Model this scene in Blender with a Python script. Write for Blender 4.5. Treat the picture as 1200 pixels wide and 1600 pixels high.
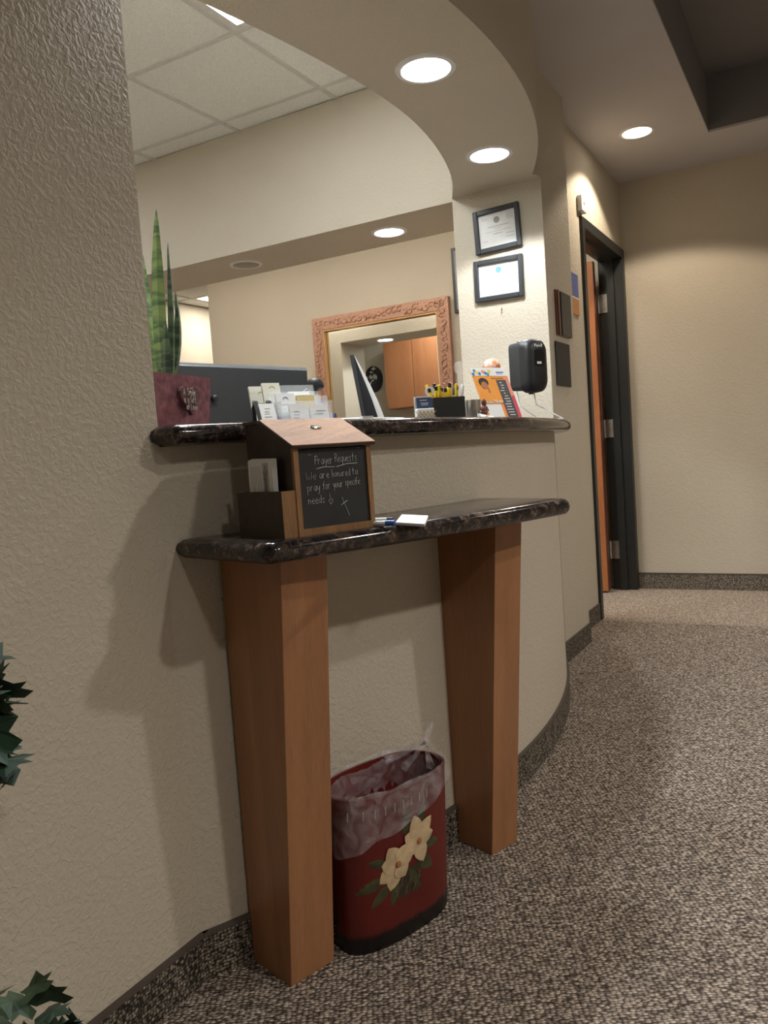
import bpy, bmesh, math, random
from mathutils import Vector, Matrix

for o in list(bpy.data.objects):
    bpy.data.objects.remove(o, do_unlink=True)
SC = bpy.context.scene
COL = SC.collection
rnd = random.Random(7)
PI = math.pi

# ------------------------------------------------------------------ camera
# world: Y runs along the hall, X to the lobby side, Z up, metres
FPX = 1242.37
PITCH, ROLL, YAW = math.radians(4.0339), math.radians(-3.9764), math.radians(29.6488)
CAM = Vector((0, 0, 0.983))
_f = Vector((0, math.cos(PITCH), -math.sin(PITCH))); _r = Vector((1, 0, 0)); _u = _r.cross(_f)
_r2 = math.cos(ROLL) * _r + math.sin(ROLL) * _u
_u2 = -math.sin(ROLL) * _r + math.cos(ROLL) * _u
_RZ = Matrix.Rotation(YAW, 3, 'Z')
CR, CU, CF = _RZ @ _r2, _RZ @ _u2, _RZ @ _f
cam_data = bpy.data.cameras.new('camera')
cam = bpy.data.objects.new('camera', cam_data)
COL.objects.link(cam)
cam_data.sensor_fit = 'VERTICAL'
cam_data.sensor_height = 24.0
cam_data.sensor_width = 18.0
cam_data.lens = FPX / 1600 * 24.0
cam_data.clip_start = 0.02
m4 = Matrix((CR, CU, -CF)).transposed().to_4x4()
m4.translation = CAM
cam.matrix_world = m4
SC.camera = cam

# ------------------------------------------------------------------ world, exposure
world = bpy.data.worlds.new('world'); SC.world = world
world.use_nodes = True
bgn = world.node_tree.nodes.get('Background')
bgn.inputs[0].default_value = (0.80, 0.72, 0.62, 1)
bgn.inputs[1].default_value = 0.02
SC.view_settings.view_transform = 'Standard'
SC.view_settings.look = 'None'
SC.view_settings.exposure = 0.15
SC.view_settings.gamma = 1.0
SC.view_settings.use_curve_mapping = False

# light levels (watts / emission) of the real lamps of the place
P_SOFFIT, P_HALL, P_LOBBY, P_HEADER = 41.0, 50.0, 165.0, 26.0
E_LENS = 14.0
E_TROFFER = 16.0
WARM, COOL, AMBER = (1.0, 0.935, 0.86), (0.95, 0.98, 1.0), (1.0, 0.84, 0.65)

# ------------------------------------------------------------------ pixel helpers
def ray(x, y):
    return (CR * (x - 600) - CU * (y - 800) + CF * FPX).normalized()
def atz(x, y, z):
    d = ray(x, y); return CAM + d * ((z - CAM.z) / d.z)
def aty(x, y, Y):
    d = ray(x, y); return CAM + d * (Y / d.y)
def atx(x, y, X):
    d = ray(x, y); return CAM + d * (X / d.x)
ACX, ACY, AR = -3.40, 2.224, 2.586           # plan arc of the reception front
def onarc(x, y, R):
    d = ray(x, y)
    a = d.x * d.x + d.y * d.y
    b = -2 * (d.x * ACX + d.y * ACY)
    c = ACX * ACX + ACY * ACY - R * R
    t = (-b - math.sqrt(max(0.0, b * b - 4 * a * c))) / (2 * a)
    return CAM + d * t
def depth_of(p):
    return (Vector(p) - CAM).dot(CF)

# ------------------------------------------------------------------ materials
def node_mat(name):
    m = bpy.data.materials.new(name); m.use_nodes = True
    nt = m.node_tree
    return m, nt, nt.nodes['Principled BSDF']
def rgba(c): return (c[0], c[1], c[2], 1)
def plain(name, c, rough=0.5, metal=0.0, var=0.06, scale=30.0, bump=0.0, spec=None, alpha=None, trans=None, ior=None):
    m, nt, b = node_mat(name)
    tc = nt.nodes.new('ShaderNodeTexCoord')
    n = nt.nodes.new('ShaderNodeTexNoise'); n.inputs['Scale'].default_value = scale; n.inputs['Detail'].default_value = 3
    nt.links.new(tc.outputs['Object'], n.inputs['Vector'])
    r = nt.nodes.new('ShaderNodeValToRGB')
    r.color_ramp.elements[0].position = 0.3; r.color_ramp.elements[1].position = 0.7
    r.color_ramp.elements[0].color = rgba([x * (1 - var) for x in c])
    r.color_ramp.elements[1].color = rgba([min(1, x * (1 + var)) for x in c])
    nt.links.new(n.outputs['Fac'], r.inputs[0]); nt.links.new(r.outputs[0], b.inputs['Base Color'])
    b.inputs['Roughness'].default_value = rough; b.inputs['Metallic'].default_value = metal
    if spec is not None: b.inputs['Specular IOR Level'].default_value = spec
    if alpha is not None: b.inputs['Alpha'].default_value = alpha
    if trans is not None: b.inputs['Transmission Weight'].default_value = trans
    if ior is not None: b.inputs['IOR'].default_value = ior
    if bump:
        bn = nt.nodes.new('ShaderNodeBump'); bn.inputs['Strength'].default_value = bump; bn.inputs['Distance'].default_value = 0.003
        nt.links.new(n.outputs['Fac'], bn.inputs['Height']); nt.links.new(bn.outputs[0], b.inputs['Normal'])
    return m
def wall_mat(name, c, strength=0.5):
    m, nt, b = node_mat(name)
    g = nt.nodes.new('ShaderNodeNewGeometry')
    n1 = nt.nodes.new('ShaderNodeTexNoise'); n1.inputs['Scale'].default_value = 95; n1.inputs['Detail'].default_value = 3; n1.inputs['Distortion'].default_value = 0.6
    n2 = nt.nodes.new('ShaderNodeTexNoise'); n2.inputs['Scale'].default_value = 3; n2.inputs['Detail'].default_value = 2
    nt.links.new(g.outputs['Position'], n1.inputs['Vector']); nt.links.new(g.outputs['Position'], n2.inputs['Vector'])
    rr = nt.nodes.new('ShaderNodeValToRGB'); rr.color_ramp.elements[0].position = 0.42; rr.color_ramp.elements[1].position = 0.62
    nt.links.new(n1.outputs['Fac'], rr.inputs[0])
    bn = nt.nodes.new('ShaderNodeBump'); bn.inputs['Strength'].default_value = strength; bn.inputs['Distance'].default_value = 0.0025
    nt.links.new(rr.outputs[0], bn.inputs['Height']); nt.links.new(bn.outputs[0], b.inputs['Normal'])
    r = nt.nodes.new('ShaderNodeValToRGB')
    r.color_ramp.elements[0].color = rgba([x * 0.96 for x in c]); r.color_ramp.elements[1].color = rgba([x * 1.04 for x in c])
    nt.links.new(n2.outputs['Fac'], r.inputs[0]); nt.links.new(r.outputs[0], b.inputs['Base Color'])
    b.inputs['Roughness'].default_value = 0.72; b.inputs['Specular IOR Level'].default_value = 0.35
    return m
def carpet_mat(name, dark, light, scale=150.0, rot=0.52, strength=1.0, stretch=(1.45, 0.85, 1.0)):
    m, nt, b = node_mat(name)
    g = nt.nodes.new('ShaderNodeNewGeometry')
    mp = nt.nodes.new('ShaderNodeMapping'); mp.vector_type = 'TEXTURE'; mp.inputs['Rotation'].default_value = (0, 0, rot); mp.inputs['Scale'].default_value = stretch
    nt.links.new(g.outputs['Position'], mp.inputs['Vector'])
    v = nt.nodes.new('ShaderNodeTexVoronoi'); v.inputs['Scale'].default_value = scale; v.inputs['Randomness'].default_value = 0.6
    nt.links.new(mp.outputs[0], v.inputs['Vector'])
    n = nt.nodes.new('ShaderNodeTexNoise'); n.inputs['Scale'].default_value = scale * 1.4; n.inputs['Detail'].default_value = 2
    nt.links.new(g.outputs['Position'], n.inputs['Vector'])
    n3 = nt.nodes.new('ShaderNodeTexNoise'); n3.inputs['Scale'].default_value = scale * 0.3; n3.inputs['Detail'].default_value = 3
    nt.links.new(mp.outputs[0], n3.inputs['Vector'])
    r1 = nt.nodes.new('ShaderNodeValToRGB')
    e = r1.color_ramp.elements
    e[0].position = 0.28; e[0].color = rgba(light); e[1].position = 0.68; e[1].color = rgba(dark)
    nt.links.new(v.outputs['Distance'], r1.inputs[0])
    mx = nt.nodes.new('ShaderNodeMixRGB'); mx.blend_type = 'OVERLAY'; mx.inputs[0].default_value = 0.45
    nt.links.new(r1.outputs[0], mx.inputs[1]); nt.links.new(n.outputs['Fac'], mx.inputs[2])
    mx2 = nt.nodes.new('ShaderNodeMixRGB'); mx2.blend_type = 'OVERLAY'; mx2.inputs[0].default_value = 0.18
    nt.links.new(mx.outputs[0], mx2.inputs[1]); nt.links.new(n3.outputs['Fac'], mx2.inputs[2])
    bw2 = nt.nodes.new('ShaderNodeRGBToBW'); nt.links.new(v.outputs['Color'], bw2.inputs[0])
    mx3 = nt.nodes.new('ShaderNodeMixRGB'); mx3.blend_type = 'OVERLAY'; mx3.inputs[0].default_value = 0.55
    nt.links.new(mx2.outputs[0], mx3.inputs[1]); nt.links.new(bw2.outputs[0], mx3.inputs[2])
    nt.links.new(mx3.outputs[0], b.inputs['Base Color'])
    bn = nt.nodes.new('ShaderNodeBump'); bn.inputs['Strength'].default_value = strength; bn.inputs['Distance'].default_value = 0.006; bn.invert = True
    nt.links.new(v.outputs['Distance'], bn.inputs['Height']); nt.links.new(bn.outputs[0], b.inputs['Normal'])
    b.inputs['Roughness'].default_value = 0.95; b.inputs['Specular IOR Level'].default_value = 0.1
    return m
def wood_mat(name, c1, c2, axis='Z', scale=14.0, rough=0.35, squeeze=0.06, spec=0.5):
    m, nt, b = node_mat(name)
    g = nt.nodes.new('ShaderNodeNewGeometry')
    mp = nt.nodes.new('ShaderNodeMapping')
    s = {'Z': (1, 1, squeeze), 'X': (squeeze, 1, 1), 'Y': (1, squeeze, 1)}[axis]
    mp.inputs['Scale'].default_value = s
    nt.links.new(g.outputs['Position'], mp.inputs['Vector'])
    n = nt.nodes.new('ShaderNodeTexNoise'); n.inputs['Scale'].default_value = scale; n.inputs['Detail'].default_value = 6; n.inputs['Roughness'].default_value = 0.6; n.inputs['Distortion'].default_value = 0.4
    nt.links.new(mp.outputs[0], n.inputs['Vector'])
    n2 = nt.nodes.new('ShaderNodeTexNoise'); n2.inputs['Scale'].default_value = scale * 14; n2.inputs['Detail'].default_value = 2
    nt.links.new(mp.outputs[0], n2.inputs['Vector'])
    ad = nt.nodes.new('ShaderNodeMixRGB'); ad.inputs[0].default_value = 0.35
    nt.links.new(n.outputs['Fac'], ad.inputs[1]); nt.links.new(n2.outputs['Fac'], ad.inputs[2])
    r = nt.nodes.new('ShaderNodeValToRGB'); r.color_ramp.elements[0].position = 0.33; r.color_ramp.elements[1].position = 0.68
    r.color_ramp.elements[0].color = rgba(c1); r.color_ramp.elements[1].color = rgba(c2)
    nt.links.new(ad.outputs[0], r.inputs[0]); nt.links.new(r.outputs[0], b.inputs['Base Color'])
    b.inputs['Roughness'].default_value = rough; b.inputs['Specular IOR Level'].default_value = spec
    return m
def granite_mat(name):
    m, nt, b = node_mat(name)
    g = nt.nodes.new('ShaderNodeNewGeometry')
    n = nt.nodes.new('ShaderNodeTexNoise'); n.inputs['Scale'].default_value = 58; n.inputs['Detail'].default_value = 7; n.inputs['Roughness'].default_value = 0.75; n.inputs['Distortion'].default_value = 0.5
    nt.links.new(g.outputs['Position'], n.inputs['Vector'])
    v = nt.nodes.new('ShaderNodeTexVoronoi'); v.inputs['Scale'].default_value = 120
    nt.links.new(g.outputs['Position'], v.inputs['Vector'])
    r = nt.nodes.new('ShaderNodeValToRGB'); e = r.color_ramp.elements
    e[0].position = 0.38; e[0].color = (0.008, 0.008, 0.009, 1)
    e[1].position = 0.74; e[1].color = (0.40, 0.34, 0.28, 1)
    x = e.new(0.50); x.color = (0.035, 0.028, 0.026, 1)
    x = e.new(0.58); x.color = (0.13, 0.085, 0.065, 1)
    nt.links.new(n.outputs['Fac'], r.inputs[0])
    mx = nt.nodes.new('ShaderNodeMixRGB'); mx.blend_type = 'MULTIPLY'; mx.inputs[0].default_value = 0.5
    nt.links.new(r.outputs[0], mx.inputs[1]); bwn = nt.nodes.new('ShaderNodeRGBToBW'); nt.links.new(v.outputs['Color'], bwn.inputs[0]); nt.links.new(bwn.outputs[0], mx.inputs[2])
    nt.links.new(mx.outputs[0], b.inputs['Base Color'])
    b.inputs['Roughness'].default_value = 0.13
    return m
def emit(name, c, s):
    m, nt, b = node_mat(name)
    b.inputs['Base Color'].default_value = (0.8, 0.8, 0.8, 1)
    b.inputs['Emission Color'].default_value = rgba(c); b.inputs['Emission Strength'].default_value = s
    return m
def glass_mat(name, c=(0.9, 0.95, 0.97), alpha=0.22, rough=0.08):
    return plain(name, c, rough, 0, 0.02, 20, alpha=alpha, spec=0.8)

WALLC = (0.55, 0.495, 0.400)
M = {}
M['wall'] = wall_mat('wall_paint', WALLC, 0.42)
M['ceil_paint'] = wall_mat('lobby_ceiling_paint', (0.54, 0.52, 0.53), 0.25)
M['tray_dark'] = wall_mat('tray_dark', (0.20, 0.19, 0.195), 0.25)  # tray gets a darker base colour than the lobby ceiling
M['carpet'] = carpet_mat('carpet_loop', (0.085, 0.067, 0.055), (0.52, 0.44, 0.365))
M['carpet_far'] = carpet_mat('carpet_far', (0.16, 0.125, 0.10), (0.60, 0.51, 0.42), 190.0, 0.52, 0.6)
M['carpet_base'] = carpet_mat('carpet_base', (0.04, 0.033, 0.028), (0.30, 0.26, 0.21), 150.0, 0.0, 1.0, (1.0, 1.0, 1.0))
M['binding'] = plain('carpet_binding', (0.085, 0.068, 0.056), 0.8)
M['granite'] = granite_mat('granite')
M['leg'] = wood_mat('cherry_veneer', (0.27, 0.120, 0.052), (0.39, 0.185, 0.085), 'Z', 22)
M['door'] = wood_mat('door_veneer', (0.36, 0.125, 0.045), (0.50, 0.20, 0.075), 'Z', 12, 0.3, 0.18)
M['cab'] = wood_mat('cabinet_veneer', (0.36, 0.135, 0.052), (0.48, 0.205, 0.085), 'Z', 10, 0.4)
M['frame_black'] = plain('black_door_frame', (0.018, 0.020, 0.020), 0.42, 0, 0.1)
M['steel'] = plain('brushed_steel', (0.55, 0.55, 0.54), 0.32, 1.0)
M['white_trim'] = plain('white_trim', (0.72, 0.72, 0.70), 0.5)
M['trim_off'] = plain('unlit_lens', (0.30, 0.26, 0.22), 0.5)
M['tile'] = plain('ceiling_tile', (0.86, 0.86, 0.84), 0.9, 0, 0.10, 160, 0.5)
M['tbar'] = plain('ceiling_grid', (0.66, 0.66, 0.64), 0.5)
M['lens_cool'] = emit('lens_cool', (0.93, 0.98, 1.0), E_LENS)
M['lens_warm'] = emit('lens_warm', (1.0, 0.88, 0.70), E_LENS)
M['troffer'] = emit('troffer_lens', (0.93, 0.98, 1.0), E_TROFFER)
M['troffer_far'] = emit('troffer_lens_far', (1.0, 0.93, 0.80), 26.0)
M['alcove_fill'] = emit('alcove_fill_lens', (1.0, 0.94, 0.85), 14.0)  # glow of the added panels that brighten the mirror wall
M['black'] = plain('black_plastic', (0.014, 0.015, 0.017), 0.4)
M['black_matte'] = plain('black_matte', (0.020, 0.021, 0.023), 0.6)
M['screen'] = plain('dark_screen', (0.008, 0.009, 0.011), 0.12)
M['darkgrey'] = plain('dark_grey_plastic', (0.028, 0.030, 0.032), 0.4)
M['grey'] = plain('grey_plastic', (0.22, 0.24, 0.26), 0.4)
M['white'] = plain('white_plastic', (0.74, 0.74, 0.72), 0.4)
M['paper'] = plain('paper', (0.78, 0.78, 0.76), 0.8, 0, 0.02)
M['cream'] = plain('cream_paper', (0.72, 0.70, 0.60), 0.8)
M['ink'] = plain('grey_ink', (0.16, 0.16, 0.17), 0.8)
M['ink_light'] = plain('pale_grey_ink', (0.42, 0.42, 0.43), 0.8)
M['blueink'] = plain('blue_ink', (0.06, 0.10, 0.32), 0.7)
M['chalk'] = plain('chalk', (0.50, 0.51, 0.50), 0.95, 0, 0.25, 300)
M['board'] = plain('chalkboard', (0.016, 0.017, 0.019), 0.62, 0, 0.25, 12)
M['oak'] = wood_mat('oak_trim', (0.17, 0.082, 0.032), (0.33, 0.175, 0.072), 'Z', 60, 0.5, 0.12)
M['oak_lid'] = wood_mat('oak_lid', (0.20, 0.078, 0.024), (0.44, 0.215, 0.080), 'Y', 34, 0.62, 0.09)
M['walnut'] = wood_mat('dark_walnut', (0.022, 0.012, 0.008), (0.055, 0.030, 0.020), 'Y', 50, 0.5, 0.10)
M['chrome'] = plain('chrome', (0.75, 0.75, 0.76), 0.12, 1.0)
M['pot'] = plain('mauve_pot', (0.24, 0.088, 0.105), 0.75, 0, 0.35, 60, 0.4)
M['heart'] = plain('heart_plaque', (0.115, 0.042, 0.042), 0.6, 0, 0.1)
M['soil'] = plain('soil', (0.03, 0.02, 0.014), 0.9, 0, 0.4, 120, 0.8)
M['copper'] = plain('copper_frame', (0.46, 0.26, 0.18), 0.40, 0.35, 0.30, 120, 0.5)
M['gold'] = plain('gold_bead', (0.62, 0.38, 0.17), 0.35, 0.7)
M['mirror'] = plain('mirror_glass', (0.82, 0.83, 0.80), 0.015, 1.0, 0.0)
M['acrylic'] = glass_mat('acrylic')
M['orange'] = plain('poster_orange', (0.80, 0.30, 0.03), 0.5, 0, 0.08, 20)
M['salmon'] = plain('poster_salmon', (0.75, 0.26, 0.17), 0.5)
M['red'] = plain('poster_red', (0.62, 0.05, 0.09), 0.5)
M['teal'] = plain('poster_teal', (0.03, 0.30, 0.34), 0.5)
M['blue'] = plain('poster_blue', (0.05, 0.16, 0.45), 0.5)
M['navy'] = plain('navy', (0.022, 0.045, 0.10), 0.5)
M['skin'] = plain('printed_skin', (0.42, 0.17, 0.07), 0.6)
M['hair'] = plain('printed_hair', (0.03, 0.015, 0.01), 0.6)
M['yellow'] = plain('yellow_plastic', (0.80, 0.58, 0.02), 0.35)
M['goldpat'] = plain('gold_pattern', (0.55, 0.40, 0.18), 0.5)
M['pink'] = plain('pink_cover', (0.72, 0.10, 0.28), 0.5)
M['lime'] = plain('lime_print', (0.48, 0.58, 0.22), 0.6)
M['violet'] = plain('violet_print', (0.12, 0.13, 0.32), 0.6)
M['sand'] = plain('sand_print', (0.60, 0.48, 0.22), 0.6)
M['seal_blue'] = plain('seal_blue', (0.12, 0.30, 0.50), 0.6)
M['seal_grey'] = plain('seal_grey', (0.30, 0.30, 0.29), 0.6)
M['cert_frame'] = plain('black_frame', (0.028, 0.031, 0.036), 0.35)
M['reddish'] = wood_mat('mahogany_edge', (0.10, 0.03, 0.02), (0.20, 0.07, 0.05), 'Z', 40)
M['dusk'] = plain('dusk_blue_print', (0.10, 0.13, 0.36), 0.6)
M['ochre'] = plain('ochre_print', (0.50, 0.23, 0.08), 0.6)
M['flower'] = plain('cream_petal_paint', (0.56, 0.42, 0.25), 0.6, 0, 0.20, 40)
M['flower_edge'] = plain('petal_centre_paint', (0.36, 0.15, 0.06), 0.6)
M['leafpaint'] = plain('olive_leaf_paint', (0.055, 0.055, 0.022), 0.6, 0, 0.35, 40)
M['basketpaint'] = plain('dark_basket_paint', (0.035, 0.026, 0.014), 0.6, 0, 0.3, 60)
M['twig'] = plain('basket_twig_paint', (0.17, 0.12, 0.06), 0.6)
M['ivy'] = plain('ivy_leaf', (0.018, 0.045, 0.025), 0.55, 0, 0.5, 25)
M['ivy_light'] = plain('ivy_leaf_light', (0.055, 0.095, 0.055), 0.55, 0, 0.5, 25)
M['stem'] = plain('ivy_stem', (0.10, 0.09, 0.03), 0.6)
M['basket'] = plain('wicker', (0.14, 0.09, 0.05), 0.7, 0, 0.3, 80, 0.8)
M['bluecap'] = plain('blue_cap', (0.03, 0.09, 0.34), 0.35)
M['desk'] = plain('desk_laminate', (0.33, 0.28, 0.22), 0.5)
M['vinyl'] = plain('speckled_black', (0.05, 0.05, 0.05), 0.7, 0, 0.9, 60)

def marble_mat():
    m, nt, b = node_mat('orange_marble')
    tc = nt.nodes.new('ShaderNodeTexCoord')
    n = nt.nodes.new('ShaderNodeTexNoise'); n.inputs['Scale'].default_value = 38; n.inputs['Detail'].default_value = 4
    nt.links.new(tc.outputs['Object'], n.inputs['Vector'])
    r = nt.nodes.new('ShaderNodeValToRGB'); r.color_ramp.elements[0].position = 0.42; r.color_ramp.elements[1].position = 0.62
    r.color_ramp.elements[0].color = (0.62, 0.20, 0.09, 1); r.color_ramp.elements[1].color = (0.85, 0.68, 0.55, 1)
    nt.links.new(n.outputs['Fac'], r.inputs[0]); nt.links.new(r.outputs[0], b.inputs['Base Color'])
    b.inputs['Roughness'].default_value = 0.4
    return m
M['marble'] = marble_mat()
def snake_mat(name, light, dark, ):
    m, nt, b = node_mat(name)
    g = nt.nodes.new('ShaderNodeNewGeometry')
    mp = nt.nodes.new('ShaderNodeMapping'); mp.inputs['Scale'].default_value = (12, 12, 55)
    nt.links.new(g.outputs['Position'], mp.inputs['Vector'])
    n = nt.nodes.new('ShaderNodeTexNoise'); n.inputs['Scale'].default_value = 1.0; n.inputs['Detail'].default_value = 4; n.inputs['Distortion'].default_value = 0.8
    nt.links.new(mp.outputs[0], n.inputs['Vector'])
    r = nt.nodes.new('ShaderNodeValToRGB'); r.color_ramp.elements[0].position = 0.42; r.color_ramp.elements[1].position = 0.58
    r.color_ramp.elements[0].color = rgba(dark); r.color_ramp.elements[1].color = rgba(light)
    nt.links.new(n.outputs['Fac'], r.inputs[0]); nt.links.new(r.outputs[0], b.inputs['Base Color'])
    b.inputs['Roughness'].default_value = 0.38
    return m
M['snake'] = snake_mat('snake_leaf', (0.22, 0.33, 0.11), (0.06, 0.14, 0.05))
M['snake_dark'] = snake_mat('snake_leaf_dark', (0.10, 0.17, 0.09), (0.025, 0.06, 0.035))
def can_mat():
    m, nt, b = node_mat('red_painted_can')
    g = nt.nodes.new('ShaderNodeNewGeometry'); s = nt.nodes.new('ShaderNodeSeparateXYZ')
    nt.links.new(g.outputs['Position'], s.inputs[0])
    n = nt.nodes.new('ShaderNodeTexNoise'); n.inputs['Scale'].default_value = 90; n.inputs['Detail'].default_value = 3
    mp = nt.nodes.new('ShaderNodeMapping'); mp.inputs['Scale'].default_value = (1, 1, 0.15)
    nt.links.new(g.outputs['Position'], mp.inputs['Vector']); nt.links.new(mp.outputs[0], n.inputs['Vector'])
    ma = nt.nodes.new('ShaderNodeMath'); ma.operation = 'MULTIPLY_ADD'; ma.inputs[1].default_value = 0.016
    nt.links.new(n.outputs['Fac'], ma.inputs[0]); nt.links.new(s.outputs['Z'], ma.inputs[2])
    r = nt.nodes.new('ShaderNodeValToRGB'); e = r.color_ramp.elements
    e[0].position = 0.040; e[0].color = (0.006, 0.004, 0.004, 1)
    e[1].position = 0.050; e[1].color = (0.115, 0.011, 0.008, 1)
    nt.links.new(ma.outputs[0], r.inputs[0])
    n2 = nt.nodes.new('ShaderNodeTexNoise'); n2.inputs['Scale'].default_value = 9
    nt.links.new(g.outputs['Position'], n2.inputs['Vector'])
    mx = nt.nodes.new('ShaderNodeMixRGB'); mx.blend_type = 'OVERLAY'; mx.inputs[0].default_value = 0.5
    nt.links.new(r.outputs[0], mx.inputs[1]); nt.links.new(n2.outputs['Fac'], mx.inputs[2])
    nt.links.new(mx.outputs[0], b.inputs['Base Color']); b.inputs['Roughness'].default_value = 0.42
    return m
M['can'] = can_mat()
def bag_mat():
    m, nt, b = node_mat('clear_bag_film')
    g = nt.nodes.new('ShaderNodeNewGeometry')
    n = nt.nodes.new('ShaderNodeTexNoise'); n.inputs['Scale'].default_value = 26; n.inputs['Detail'].default_value = 4; n.inputs['Distortion'].default_value = 1.2
    nt.links.new(g.outputs['Position'], n.inputs['Vector'])
    r = nt.nodes.new('ShaderNodeMapRange'); r.inputs[1].default_value = 0.35; r.inputs[2].default_value = 0.75; r.inputs[3].default_value = 0.05; r.inputs[4].default_value = 0.30
    nt.links.new(n.outputs['Fac'], r.inputs[0]); nt.links.new(r.outputs[0], b.inputs['Alpha'])
    bn = nt.nodes.new('ShaderNodeBump'); bn.inputs['Strength'].default_value = 0.7; bn.inputs['Distance'].default_value = 0.01
    nt.links.new(n.outputs['Fac'], bn.inputs['Height']); nt.links.new(bn.outputs[0], b.inputs['Normal'])
    b.inputs['Base Color'].default_value = (0.80, 0.76, 0.80, 1); b.inputs['Roughness'].default_value = 0.22; b.inputs['Specular IOR Level'].default_value = 0.9
    return m
M['bag'] = bag_mat()

# ------------------------------------------------------------------ mesh helpers
ROOTLOC = {}
def frame(o, deg):
    """local x runs along DEG in plan, y 90 degrees further left, z up"""
    return Matrix.Translation(Vector(o)) @ Matrix.Rotation(math.radians(deg), 4, 'Z')
ID = Matrix.Identity(4)
class MB:
    def __init__(s): s.bm = bmesh.new()
    def box(s, x0, x1, y0, y1, z0, z1, T=ID):
        v = [s.bm.verts.new(T @ Vector(p)) for p in ((x0, y0, z0), (x1, y0, z0), (x1, y1, z0), (x0, y1, z0), (x0, y0, z1), (x1, y0, z1), (x1, y1, z1), (x0, y1, z1))]
        for f in ((0, 3, 2, 1), (4, 5, 6, 7), (0, 1, 5, 4), (1, 2, 6, 5), (2, 3, 7, 6), (3, 0, 4, 7)):
            s.bm.faces.new([v[i] for i in f])
        return s
    def prism(s, pts, z0, z1, T=ID):
        """closed plan outline pushed from z0 to z1"""
        a = [s.bm.verts.new(T @ Vector((p[0], p[1], z0))) for p in pts]
        b = [s.bm.verts.new(T @ Vector((p[0], p[1], z1))) for p in pts]
        n = len(pts)
        s.bm.faces.new(a[::-1]); s.bm.faces.new(b)
        for i in range(n): s.bm.faces.new((a[i], a[(i + 1) % n], b[(i + 1) % n], b[i]))
        return s
    def loft(s, rings, cap=True, closed=True):
        R = [[s.bm.verts.new(Vector(p)) for p in r] for r in rings]
        n = len(R[0])
        for k in range(len(R) - 1):
            for i in range(n if closed else n - 1):
                j = (i + 1) % n
                s.bm.faces.new((R[k][i], R[k][j], R[k + 1][j], R[k + 1][i]))
        if cap:
            s.bm.faces.new(R[0][::-1]); s.bm.faces.new(R[-1])
        return s
    def tube(s, pts, r, n=6, cap=True):
        pts = [Vector(p) for p in pts]
        rings = []
        for i, p in enumerate(pts):
            t = (pts[min(i + 1, len(pts) - 1)] - pts[max(i - 1, 0)])
            if t.length < 1e-9: t = Vector((0, 0, 1))
            t.normalize()
            a = Vector((0, 0, 1)) if abs(t.z) < 0.9 else Vector((1, 0, 0))
            u = t.cross(a).normalized(); w = t.cross(u)
            rr = r[i] if isinstance(r, (list, tuple)) else r
            rings.append([p + (u * math.cos(2 * PI * k / n) + w * math.sin(2 * PI * k / n)) * rr for k in range(n)])
        return s.loft(rings, cap)
    def lathe(s, prof, c, n=24, sx=1.0, sy=1.0, T=ID, cap=True):
        c = Vector(c)
        return s.loft([[T @ (c + Vector((r * sx * math.cos(2 * PI * k / n), r * sy * math.sin(2 * PI * k / n), z))) for k in range(n)] for r, z in prof], cap)
    def face(s, pts):
        s.bm.faces.new([s.bm.verts.new(Vector(p)) for p in pts]); return s
def obj(name, mb, mat, parent=None, smooth=False, kind=None, label=None, bevel=0.0):
    bm = mb.bm if isinstance(mb, MB) else mb
    off = Vector((0, 0, 0)); p = parent
    while p is not None:
        off += ROOTLOC.get(p.name, Vector((0, 0, 0))); p = p.parent
    if off.length > 0: bmesh.ops.translate(bm, verts=bm.verts, vec=-off)
    if bevel > 0:
        bmesh.ops.remove_doubles(bm, verts=bm.verts, dist=1e-6)
        es = [e for e in bm.edges if len(e.link_faces) == 2 and e.calc_face_angle(0) > 0.6]
        bmesh.ops.bevel(bm, geom=es, offset=bevel, segments=2, profile=0.5, affect='EDGES', clamp_overlap=True)
    bmesh.ops.recalc_face_normals(bm, faces=bm.faces)
    me = bpy.data.meshes.new(name); bm.to_mesh(me); bm.free()
    if smooth:
        me.polygons.foreach_set('use_smooth', [True] * len(me.polygons))
        try: me.set_sharp_from_angle(angle=math.radians(40))
        except Exception: pass
    me.materials.append(M[mat] if isinstance(mat, str) else mat)
    o = bpy.data.objects.new(name, me); COL.objects.link(o)
    if parent is not None: o.parent = parent
    if kind is None and parent is not None and name.split('_')[-1] in ('print', 'lines', 'lettering', 'writing', 'lattice'): kind = 'stuff'
    if kind: o['kind'] = kind
    if label: o['label'] = label
    return o
def thing(name, label, cat, loc, group=None):
    o = bpy.data.objects.new(name, None); COL.objects.link(o); o.empty_display_size = 0.05
    o.location = loc; ROOTLOC[o.name] = Vector(loc)
    o['label'] = label; o['category'] = cat
    if group: o['group'] = group
    return o
def tag(o, label, cat, group=None):
    o['label'] = label; o['category'] = cat
    if group: o['group'] = group
    return o
def struct(name, mb, mat, label, parent=None, smooth=False, bevel=0.0):
    return obj(name, mb, mat, parent, smooth, None if parent else 'structure', label, bevel)
def arcpts(R, y0, y1, n):
    """points of the reception arc of radius R between two Y values"""
    a0 = math.asin((y0 - ACY) / R); a1 = math.asin((y1 - ACY) / R)
    return [(ACX + R * math.cos(a0 + (a1 - a0) * i / n), ACY + R * math.sin(a0 + (a1 - a0) * i / n)) for i in range(n + 1)]
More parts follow.
